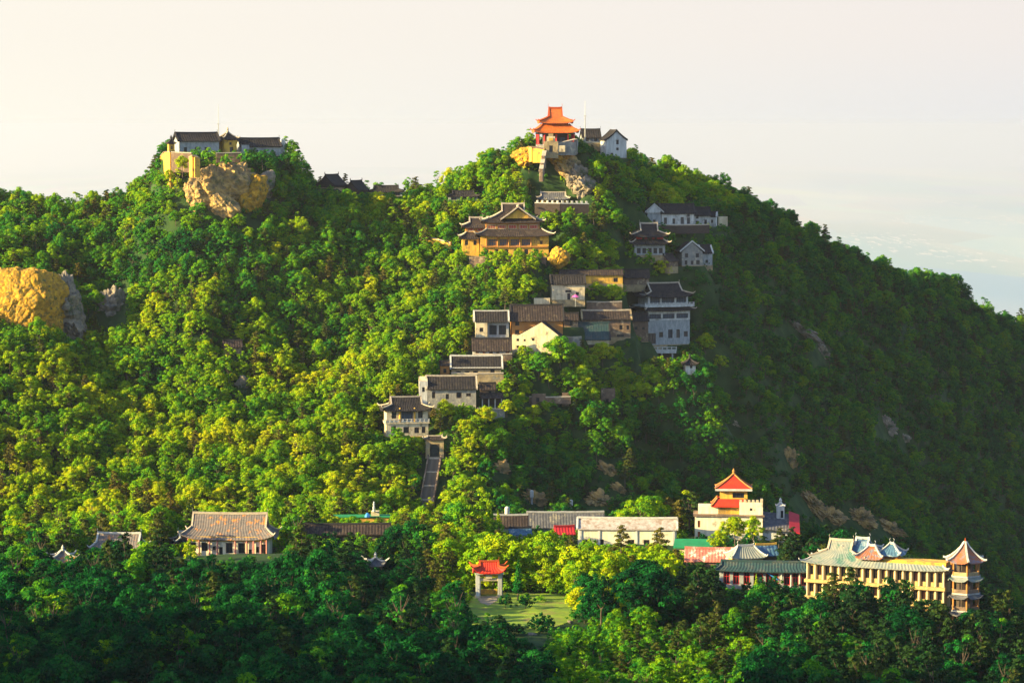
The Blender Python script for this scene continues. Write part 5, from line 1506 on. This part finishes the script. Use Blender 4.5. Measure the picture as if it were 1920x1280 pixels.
# rock under the pavilion, spilling right
for i, (px, py, w, h, d, ry, lab, mm) in enumerate([
    (1048, 292, 8, 6, 8, .5, 'golden lit rock right under the orange pavilion', 'rock_gold'), (1062, 312, 9, 6, 8, .6, 'slanting rock slabs below the pavilion wall', 'rock_tan'), (1082, 332, 7, 7, 8, .8, 'grey rock slab in the middle of the pavilion cliff', 'rock'),
    (1095, 350, 6.5, 6, 7, .7, 'lowest grey rock of the pavilion cliff', 'rock'), (985, 296, 6, 6, 6, -.5, 'golden lit rock left of the pavilion stair', 'rock_gold')]):
    D = hit(px, py + 4) + .4
    rock('cliff_rock', lab, px, py, min(D, 699), w, h, d, 40 + i, mm, (0, ry, -.2), amp=.24, cell=.4, strata=1.2, clear=(px - w * 2.6, px + w * 2.6, py - h * 3, py + h * 3))
# outcrops on the shaded flank
for i, (px, py, w, h, ry, lab) in enumerate([
    (1500, 618, 11, 3.2, .5, 'long grey rock slab high on the shaded right slope'), (1542, 662, 5, 4.5, .9, 'short grey rock at the lower end of the high slab'),
    (1664, 800, 5, 7, -.55, 'slanting rock slab on the far right slope'), (1696, 822, 3.5, 3, .2, 'small pale rock beside the slanting slab'),
    (1478, 862, 5, 6.5, -.6, 'slanting pale rock above the red roofed villa'), (1378, 802, 3, 4, .3, 'small grey rock in the dark trees above the villa'),
    (1520, 946, 9, 5.5, .7, 'broken rock slope behind the villa'), (1560, 968, 8, 5, .4, 'blocky rock directly behind the hotel roofs'), (1612, 972, 9, 6, .2, 'large grey rock face behind the hotel'), (1668, 992, 10, 5, .35, 'rock ledge sinking right behind the hotel roof'),
    (940, 880, 4, 5, .2, 'grey rock showing in bushes above the grey blocks'), (1140, 880, 6, 3.2, .6, 'thin slanting rock in the shaded slope above the cream hall'), (1120, 940, 6, 5, .4, 'rock behind the long grey hall'), (1004, 940, 5, 5, .2, 'brown rock carrying a water tank'),
    (1160, 918, 4, 3, .6, 'small slanting slab right of the water tanks'), (455, 722, 3.5, 4.5, .2, 'small tan rock in the sunny forest of the left slope'), (890, 480, 3, 3, .1, 'rock in the bushes below the big temple')]):
    D = hit(px, py + 6) or 700
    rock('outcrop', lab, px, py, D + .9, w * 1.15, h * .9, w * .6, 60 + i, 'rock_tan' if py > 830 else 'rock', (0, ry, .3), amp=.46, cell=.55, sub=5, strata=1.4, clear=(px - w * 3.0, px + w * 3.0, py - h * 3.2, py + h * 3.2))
# boulders in the meadow slope
for i, (px, py, w, lab) in enumerate([(1000, 1192, 2.2, 'reddish long boulder under the meadow'), (1070, 1166, 1.2, 'small boulder at the right edge of the meadow')]):
    D = 415 - i * -10
    rock('boulder', lab, px, py, D, w, w * .45, w * .6, 90 + i, 'rock', (0, .5, 0), sub=4, cell=.9, clear=(px - 24, px + 24, py - 10, py + 8))
# ------------------------------------------------------------------ meadow and paths
def sheet(name, poly_px, Dfn, m, lift=.05, kind='structure'):
    """a ground patch laid on the terrain, outline in photo pixels"""
    P = [W3(a_, b_, Dfn(a_, b_)) for a_, b_ in poly_px]
    x0, x1 = min(p.x for p in P), max(p.x for p in P); y0, y1 = min(p.y for p in P), max(p.y for p in P)
    def inside(x, y):
        c = False
        for i in range(len(P)):
            a, b = P[i], P[i - 1]
            if (a.y > y) != (b.y > y) and x < (b.x - a.x) * (y - a.y) / (b.y - a.y) + a.x: c = not c
        return c
    st = .3
    vs, fs, idx = [], [], {}
    nx, ny = int((x1 - x0) / st) + 2, int((y1 - y0) / st) + 2
    def vid(i, j):
        if (i, j) not in idx:
            x, y = x0 + i * st, y0 + j * st
            idx[(i, j)] = len(vs); vs.append((x, y, float(samp(x, y)) + lift))
        return idx[(i, j)]
    for i in range(nx):
        for j in range(ny):
            if inside(x0 + (i + .5) * st, y0 + (j + .5) * st): fs.append((vid(i, j), vid(i + 1, j), vid(i + 1, j + 1), vid(i, j + 1)))
    mb = MB(); mb.v, mb.f = vs, fs
    o = mb.build(name, m, None, None, None, True); tag(o, kind=kind)
    return o
apply_pads()
carve()
build_ground()
M['grass'] = mat('meadow_grass', (0.20, 0.26, 0.012), (0.11, 0.18, 0.010), scale=.5, rough=.95, c3=(0.17, 0.15, 0.03), s3=.35, amt3=.40, bump=.6, bscale=4)
M['dirt'] = mat('dirt_path', (0.26, 0.20, 0.14), (0.17, 0.13, 0.09), scale=.8, rough=.95)
dm = lambda px, py: hit(px, py) or 440
LAWN = [(878, 1120), (950, 1110), (1020, 1112), (1080, 1120), (1100, 1140), (1070, 1166), (1010, 1186), (950, 1190), (890, 1176), (872, 1150)]
sheet('meadow', LAWN, dm, M['grass'])
sheet('path', [(893, 1118), (935, 1118), (930, 1128), (916, 1136), (900, 1130)], dm, M['dirt'], .09)
CLEAR.append((912, 1046, 1122, 1150, 432)); NOTREE.append((885, 1072, 1112, 1176, 300, 470))
CLEAR.append((1370, 1400, 1090, 1100, 470))

# ------------------------------------------------------------------ plant the forest
X, Y, Z, PX, PY, SHR = gen_points()
n = len(X)
hill = Y > 556
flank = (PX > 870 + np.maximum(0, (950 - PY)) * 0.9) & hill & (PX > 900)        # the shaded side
z1 = vnoise(X, Y, 26, 21); z2 = vnoise(X, Y, 70, 22); z3 = vnoise(X, Y, 11, 23)
u = rng.rand(n)
fore_r = (~hill) & (PX > 1230) & (Y > 395)
fore_l = (~hill) & (PX < 860) & (PY < 1150)
p_pine = np.where(hill, .08 + .16 * (z1 > .45) , np.where(fore_r, .75, np.where(fore_l, .45, np.where(PX > 1420, .5, .10))))
is_pine = rng.rand(n) < p_pine
var = np.where(is_pine, NB + rng.randint(0, 2, n), rng.randint(0, NB, n))
var = np.where(~is_pine & (rng.rand(n) < .34), 11 + rng.randint(0, 3, n), var)
scl = np.where(hill, .46 + .40 * rng.rand(n) ** 1.2, .55 + .75 * rng.rand(n) ** 1.1)
scl = np.where(Y > 700, scl * 1.05, scl)
# small trees and scrub on the bottom middle
scrub = (~hill) & (PX > 1020) & (PX < 1420) & (PY > 1190)
scl = np.where(scrub, scl * .62, scl)
tint = .57 + .11 * z1 + .08 * z3 + .13 * (rng.rand(n) - .5)
low_l = hill & (PX < 900)
tint = np.where(low_l, tint + .10 * sst(540, 860, PY) + .03 - .12 * sst(680, 480, PY) * sst(900, 500, PX), tint)  # lower left slope yellower: its sunlit warmth is put into the tint
tint = np.where(flank, .35 + .08 * z1 + .07 * z3 + .22 * (rng.rand(n) - .5), tint)  # flank shade put into darker, bluer leaf tints
spring = hill & (rng.rand(n) < .08) & ~flank
tint = np.where(spring, tint + .22, tint)
mid = hill & (PX > 930) & (PX < 1260) & (PY > 480) & (PY < 760)
tint = np.where(mid, .62 + .22 * (rng.rand(n) - .3), tint)
tint = np.where(~hill, .09 + .07 * z1 + .16 * (rng.rand(n) - .5) + .30 * (rng.rand(n) < .17), tint)  # foreground shade put into dark tints, with random lime highlights painted in
brightf = (~hill) & (PX > 800) & (PX < 1290) & (PY > 1000) & (PY < 1215) & (Y > 440)
tint = np.where(brightf, .66 + .25 * (rng.rand(n) - .4), tint)
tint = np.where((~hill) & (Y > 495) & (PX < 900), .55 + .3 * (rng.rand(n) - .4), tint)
tint = np.where(scrub, .48 + .2 * (rng.rand(n) - .5), tint)  # brighter tints stand in for sun falling on the scrub
var = np.where(SHR, 9 + rng.randint(0, 2, n), var)
is_pine &= ~SHR
scl = np.where(SHR, .55 + .55 * rng.rand(n), scl)
short = (~hill) & (PX > 690) & (PX < 925) & (PY > 1105) & (PY < 1215)
scl = np.where(short, scl * .62, scl)
tint = np.where(SHR, tint * .85, tint)
tint = np.clip(tint, .02, .98)
Rv = np.array([s_[2] for s_ in SPEC]); Hv = np.array([s_[3] for s_ in SPEC])
# hand placed trees: (px, py of the foot, D or None, species, scale, tint, label, category)
PLANTED = [
 (330, 424, None, 0, .60, .48, 'mid green tree left below the foot of the fort cliff', 'tree'),
 (346, 412, None, 4, .55, .58, 'light green tree close under the left foot of the fort cliff', 'tree'),
 (318, 408, None, 13, .60, .66, 'open crowned yellow green tree left of the fort cliff', 'tree'),
 (372, 1066, 502, 9, .8, .60, 'low green bush before the left bays of the large hall', 'shrub'),
 (404, 1068, 501, 10, .8, .50, 'round bush before the first door of the large hall', 'shrub'),
 (438, 1067, 502, 9, .75, .68, 'yellow green bush before the middle of the large hall', 'shrub'),
 (470, 1068, 501, 10, .85, .45, 'dark bush before the second door of the large hall', 'shrub'),
 (506, 1066, 502, 9, .8, .62, 'low bush before the right bays of the large hall', 'shrub'),
 (342, 326, 672, 5, .60, .80, 'yellow green tree in front of the brown terrace wall of the fort', 'tree'),
 (392, 304, 672, 9, 1.3, .55, 'green bush hanging over the cliff between buttress and parapet of the fort', 'shrub'),
 (424, 310, 671, 10, 1.3, .50, 'round green bush below the fort parapet', 'shrub'),
 (462, 308, 673, 9, 1.3, .45, 'dark green bush right of the fort parapet', 'shrub'),
 (492, 312, 674, 0, .55, .38, 'dark green tree in front of the right black roofed hall of the fort', 'tree'),
 (318, 345, 672, 1, .55, .85, 'bright yellow tree at the foot of the yellow bastion wall', 'tree'),
 (917, 985, 556, 8, .82, .80, 'slender bright green cypress left of the grey blocks, the taller of the pair', 'tree'),
 (936, 988, 552, 8, .60, .78, 'shorter bright green cypress right beside the taller one by the grey blocks', 'tree'),
 (971, 1112, 447, 8, .95, .26, 'dark conical cypress right beside the orange roofed gate', 'tree'),
 (1418, 1112, 464, 8, .55, .74, 'little yellow green conifer in front of the teal gallery', 'tree'),
 (1168, 1062, 486, 6, .95, .75, 'brown green pine in front of the left windows of the cream hall', 'tree'),
 (1234, 1066, 484, 7, 1.0, .80, 'rounded brown pine at the right end of the cream hall', 'tree'),
 (1068, 1052, 492, 7, .8, .6, 'pine in front of the left end of the cream hall', 'tree'),
 (1600, 1160, 437, 6, 1.25, .35, 'tall dark pine standing against the hotel facade', 'tree'),
 (1568, 1152, 438, 7, 1.1, .45, 'dark pine left of the tall one against the hotel facade', 'tree'),
 (1696, 1164, 432, 7, .85, .3, 'short dark pine before the middle of the hotel', 'tree'),
 (831, 796, None, 2, .82, .86, 'bright yellow green tree between the gatehouse and the grey hall', 'tree'),
 (950, 786, None, 1, .85, .84, 'bright yellow tree at the right end of the open shed', 'tree'),
 (936, 632, None, 0, .40, .28, 'round dark clipped tree in the porch court of the small cream house', 'tree'),
 (948, 628, None, 8, .40, .8, 'thin yellow tree beside the clipped round tree', 'tree'),
 (1052, 700, None, 5, 1.15, .52, 'big green tree in front of the cream gable house', 'tree'),
 (1010, 712, None, 0, 1.1, .46, 'rounded tree left of the big green tree below the cream gable', 'tree'),
 (1130, 690, None, 5, .9, .88, 'yellow leaved tree in front of the mossy roofed hall', 'tree'),
 (1150, 574, None, 5, .85, .74, 'wide yellow green tree between the cream house and the three storey hall', 'tree'),
 (1120, 572, None, 2, .75, .70, 'yellow green tree right beside the cream house', 'tree'),
 (1176, 556, None, 1, .7, .88, 'bright yellow tree above the three storey hall', 'tree'),
 (1242, 528, None, 4, .9, .92, 'bright yellow tree above the right end of the three storey hall', 'tree'),
 (1322, 668, None, 2, .85, .84, 'yellow lit tree right of the three storey hall', 'tree'),
 (1350, 700, None, 4, .75, .78, 'small yellow lit tree right of the white shrine', 'tree'),
 (868, 940, None, 5, 1.0, .66, 'pale green tree right of the lower stair', 'tree'),
 (850, 905, None, 1, .85, .62, 'green tree beside the middle of the stair on its right', 'tree'),
 (776, 935, None, 3, .8, .35, 'dark tree close left of the stair', 'tree'),
 (358, 1064, 500, 3, .8, .8, 'yellow green tree at the left corner of the large hall', 'tree'),
 (1378, 1020, 517, 5, .75, .80, 'yellow green tree hiding the foot of the red roofed villa', 'tree'),
 (1412, 1022, 516, 2, .7, .78, 'yellow green tree right of the villa entrance', 'tree'),
 (1346, 1040, 512, 2, .62, .82, 'yellow shrubby tree beside the green deck', 'tree'),
 (1460, 1032, 510, 6, .62, .6, 'small brown pine below the grey lean to roof', 'tree'),
 (1090, 1160, 430, 5, .75, .92, 'brilliant yellow bush tree at the right edge of the meadow', 'tree'),
 (1138, 1172, 426, 2, .8, .88, 'tall yellow bush tree further right of the meadow', 'tree'),
 (1168, 1166, 432, 1, .75, .80, 'green gold bush tree beside the dark pines right of the meadow', 'tree'),
 (775, 1240, 396, 5, .9, .50, 'yellow tipped tree in the dark foreground left of centre', 'tree'),
 (330, 1180, 425, 2, .8, .55, 'tree with yellow sprays in the dark foreground left of the hall', 'tree'),
]
tp = Z + Hv[var] * scl
fd = Y * CP
rx_px = Rv[var] * scl * F / fd
top_px = Hv[var] * scl * F / fd
print('before filters', n, time.time() - T0)
keep = ~covered(PX, PY, Y, rx_px, top_px, SHR) & ~in_pads(X, Y, Rv[var] * scl) & ~(bare(PX, PY, Y) & ~(SHR & (rng.rand(n) < .10)))
seen = in_view(X, Y, Z, Hv[var] * scl * 1.15, 0.0)
keep &= seen
# no planted tree where a hand placed one stands
spx = []
for (a, b, D, k, sc_, ti, lab, cat) in PLANTED:
    D = D or hit(a, b) or 640
    p = W3(a, b, D); spx.append((p.x, p.y))
for (x, y) in spx: keep &= np.hypot(X - x, Y - y) > 2.2
X, Y, Z, PX, PY, var, scl, tint, is_pine, flank, hill, SHR = [a[keep] for a in (X, Y, Z, PX, PY, var, scl, tint, is_pine, flank, hill, SHR)]
n = len(X)
rot = rng.rand(n) * 6.283
size = Hv[var] * scl / Y
inframe = (PX > -30) & (PX < 1950) & (PY - Hv[var] * scl * F / Y < 1290)
score = np.where(inframe & ~SHR, size, 0)
# how freely a crown stands: crowns just in front of it cover it
order = np.argsort(-score)
NI = 300 - len(PLANTED)
ind = np.zeros(n, bool); ind[order[:NI]] = True
print('trees', n, 'individual', NI, 'nearest distance cut', Y[order[NI - 1]], time.time() - T0)

TREE_NAME = {'broad': 'broadleaf_tree', 'pine': 'pine_tree', 'cone': 'cypress_tree', 'shrub': 'shrub'}
def plant(k, loc, rz, sc_, ti, label, group):
    cm, tm, Rr, H, kd = SPEC[k]
    o = bpy.data.objects.new(TREE_NAME[kd], None)
    COL.objects.link(o)
    o.location = loc; o.rotation_euler = (random.uniform(-.1, .1), random.uniform(-.1, .1), rz); o.scale = (sc_ * random.uniform(.88, 1.12), sc_ * random.uniform(.88, 1.12), sc_ * random.uniform(.9, 1.2))
    o['label'] = label; o['category'] = 'shrub' if kd == 'shrub' else 'tree'
    if group: o['group'] = group
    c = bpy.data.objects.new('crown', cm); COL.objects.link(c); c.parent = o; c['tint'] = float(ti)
    t = bpy.data.objects.new('trunk', tm); COL.objects.link(t); t.parent = o
    return o
for (a, b, D, k, sc_, ti, lab, cat), (x, y) in zip(PLANTED, spx):
    z = float(samp(x, y))
    if D is None or True: z = W3(a, b, y).z
    plant(k, (x, y, z - .1), random.random() * 6, sc_, ti, lab, 'trees picked out by their place')
COLS = [(120, 'at the left edge of the picture'), (280, 'below the smaller grey hall'), (380, 'below the left end of the large hall'), (480, 'below the middle of the large hall'), (580, 'below the right end of the large hall'), (660, 'below the left half of the long brown building'), (760, 'below the right half of the long brown building'), (880, 'left of the orange roofed gate'), (980, 'below the orange roofed gate'),
        (1080, 'below the meadow'), (1180, 'below the yellow bushes'), (1280, 'below the end of the cream hall'), (1400, 'below the pink roof'), (1520, 'below the teal gallery'), (1620, 'below the left end of the hotel'), (1720, 'below the middle of the hotel'), (1800, 'below the right end of the hotel'), (9999, 'in the lower right corner')]
ROWS = [(355, 'front row'), (375, 'second row'), (395, 'third row'), (415, 'fourth row'), (440, 'fifth row'), (470, 'back row'), (556, 'last row'), (9999, 'mountain slope')]
def nameof(i):
    kd = SPEC[var[i]][4]
    look = 'dark pine' if kd == 'pine' else ('dark green tree' if tint[i] < .20 else 'mid green tree' if tint[i] < .40 else 'yellow green tree')
    return look, next(n_ for a_, n_ in ROWS if Y[i] < a_), next(n_ for a_, n_ in COLS if PX[i] < a_)
buckets = {}
for i in np.nonzero(ind)[0]: buckets.setdefault(nameof(i), []).append(i)
for (look, row, col), L_ in buckets.items():
    L_.sort(key=lambda i: PX[i])
    for q, i in enumerate(L_):
        wd = ''
        if len(L_) == 2: wd = ('left ', 'right ')[q]
        elif len(L_) == 3: wd = ('left ', 'middle ', 'right ')[q]
        elif len(L_) > 3: wd = 'leftmost ' if q == 0 else 'rightmost ' if q == len(L_) - 1 else ['', 'second ', 'third ', 'fourth ', 'fifth ', 'sixth ', 'seventh ', 'eighth ', 'ninth ', 'tenth ', 'eleventh ', 'twelfth ', 'thirteenth ', 'fourteenth '][min(q, 13)]
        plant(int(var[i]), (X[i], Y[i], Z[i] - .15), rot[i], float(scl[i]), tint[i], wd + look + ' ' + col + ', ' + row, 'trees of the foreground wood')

# the rest of the wood: one object, grown by geometry nodes
hid = bpy.data.collections.new('tree_kinds')
for k, (cm, tm, Rr, H, kd) in enumerate(SPEC):
    # crown and trunk joined
    import bmesh
    bm = bmesh.new(); bm.from_mesh(cm)
    nf = len(bm.faces)
    bm.from_mesh(tm)
    me = bpy.data.meshes.new('tree_kind_%02d' % k)
    bm.faces.ensure_lookup_table()
    for f in bm.faces[nf:]: f.material_index = 1
    bm.to_mesh(me); bm.free()
    me.materials.append(cm.materials[0]); me.materials.append(M['bark'])
    hid.objects.link(bpy.data.objects.new('tree_kind_%02d' % k, me))
def forest(name, X, Y, Z, var, scl, tint, rot, label):
    me = bpy.data.meshes.new(name)
    me.vertices.add(len(X))
    me.vertices.foreach_set('co', np.stack([X, Y, Z - .15], -1).ravel().astype(np.float32))
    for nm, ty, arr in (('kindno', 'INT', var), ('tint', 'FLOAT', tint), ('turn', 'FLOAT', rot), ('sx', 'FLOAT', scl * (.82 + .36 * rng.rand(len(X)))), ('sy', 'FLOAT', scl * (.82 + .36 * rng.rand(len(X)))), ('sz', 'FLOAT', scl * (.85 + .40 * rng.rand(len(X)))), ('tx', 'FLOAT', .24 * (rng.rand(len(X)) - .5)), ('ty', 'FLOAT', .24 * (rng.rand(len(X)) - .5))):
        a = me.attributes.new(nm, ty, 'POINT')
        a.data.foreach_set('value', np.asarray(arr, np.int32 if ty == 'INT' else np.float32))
    o = link(name, me); tag(o, label, 'forest', None, 'stuff')
    ng = bpy.data.node_groups.new(name, 'GeometryNodeTree')
    ng.interface.new_socket('Geometry', in_out='INPUT', socket_type='NodeSocketGeometry')
    ng.interface.new_socket('Geometry', in_out='OUTPUT', socket_type='NodeSocketGeometry')
    gi, go = ng.nodes.new('NodeGroupInput'), ng.nodes.new('NodeGroupOutput')
    m2p = ng.nodes.new('GeometryNodeMeshToPoints')
    iop = ng.nodes.new('GeometryNodeInstanceOnPoints')
    ci = ng.nodes.new('GeometryNodeCollectionInfo')
    ci.inputs['Collection'].default_value = hid
    ci.inputs['Separate Children'].default_value = True
    ci.inputs['Reset Children'].default_value = True
    def na(nm, dt):
        q = ng.nodes.new('GeometryNodeInputNamedAttribute'); q.data_type = dt
        q.inputs['Name'].default_value = nm
        return q.outputs['Attribute']
    cx = ng.nodes.new('ShaderNodeCombineXYZ')
    L = ng.links.new
    L(na('turn', 'FLOAT'), cx.inputs[2]); L(na('tx', 'FLOAT'), cx.inputs[0]); L(na('ty', 'FLOAT'), cx.inputs[1])
    e2r = ng.nodes.new('FunctionNodeEulerToRotation')
    L(cx.outputs[0], e2r.inputs[0])
    cs = ng.nodes.new('ShaderNodeCombineXYZ')
    for i, q_ in enumerate(('sx', 'sy', 'sz')): L(na(q_, 'FLOAT'), cs.inputs[i])
    L(gi.outputs[0], m2p.inputs[0]); L(m2p.outputs[0], iop.inputs['Points'])
    L(ci.outputs[0], iop.inputs['Instance'])
    iop.inputs['Pick Instance'].default_value = True
    L(na('kindno', 'INT'), iop.inputs['Instance Index'])
    L(e2r.outputs[0], iop.inputs['Rotation']); L(cs.outputs[0], iop.inputs['Scale'])
    L(iop.outputs[0], go.inputs[0])
    md = o.modifiers.new('forest', 'NODES'); md.node_group = ng
    return o
rest = ~ind
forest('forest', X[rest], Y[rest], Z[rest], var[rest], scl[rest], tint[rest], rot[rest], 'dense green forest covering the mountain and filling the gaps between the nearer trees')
# trees on the unseen shade-casting shoulder left of the frame
xs = np.arange(-268, -95, 4.6); ys = np.arange(230, 560, 4.6)
A, B = np.meshgrid(xs, ys); A = (A + (rng.rand(*A.shape) - .5) * 4).ravel(); B = (B + (rng.rand(*B.shape) - .5) * 4).ravel()
C_ = samp(A, B)
px_, py_ = proj(A, B, C_)
k_ = (px_ < -150) & (C_ > -80)
A, B, C_ = A[k_], B[k_], C_[k_]
forest('shade_shoulder_wood', A, B, C_, rng.randint(0, NB, len(A)), .8 + .4 * rng.rand(len(A)), .2 + .3 * rng.rand(len(A)), rng.rand(len(A)) * 6.28, 'unseen wood on the added shade-casting shoulder outside the left edge')
print('forest', time.time() - T0)

# ------------------------------------------------------------------ the air
hb = MB().box(0, 30000, -1030, 150000, 92000, 1030 + 22)
ho = bpy.data.objects.new('haze', hb.mesh('haze', M['white']))
ho.data.materials.clear()
COL.objects.link(ho)
tag(ho, kind='stuff')
hm = bpy.data.materials.new('haze')
hm.use_nodes = True
t = hm.node_tree
t.nodes.clear()
pv = N(t, 'ShaderNodeVolumePrincipled')
pv.inputs['Color'].default_value = (0.515, 0.51, 0.57, 1)
pv.inputs['Density'].default_value = 0.000048
pv.inputs['Anisotropy'].default_value = 0.3
om = N(t, 'ShaderNodeOutputMaterial')
t.links.new(pv.outputs[0], om.inputs['Volume'])
ho.data.materials.append(hm)
print('done', time.time() - T0, 'objects', len(COL.objects))
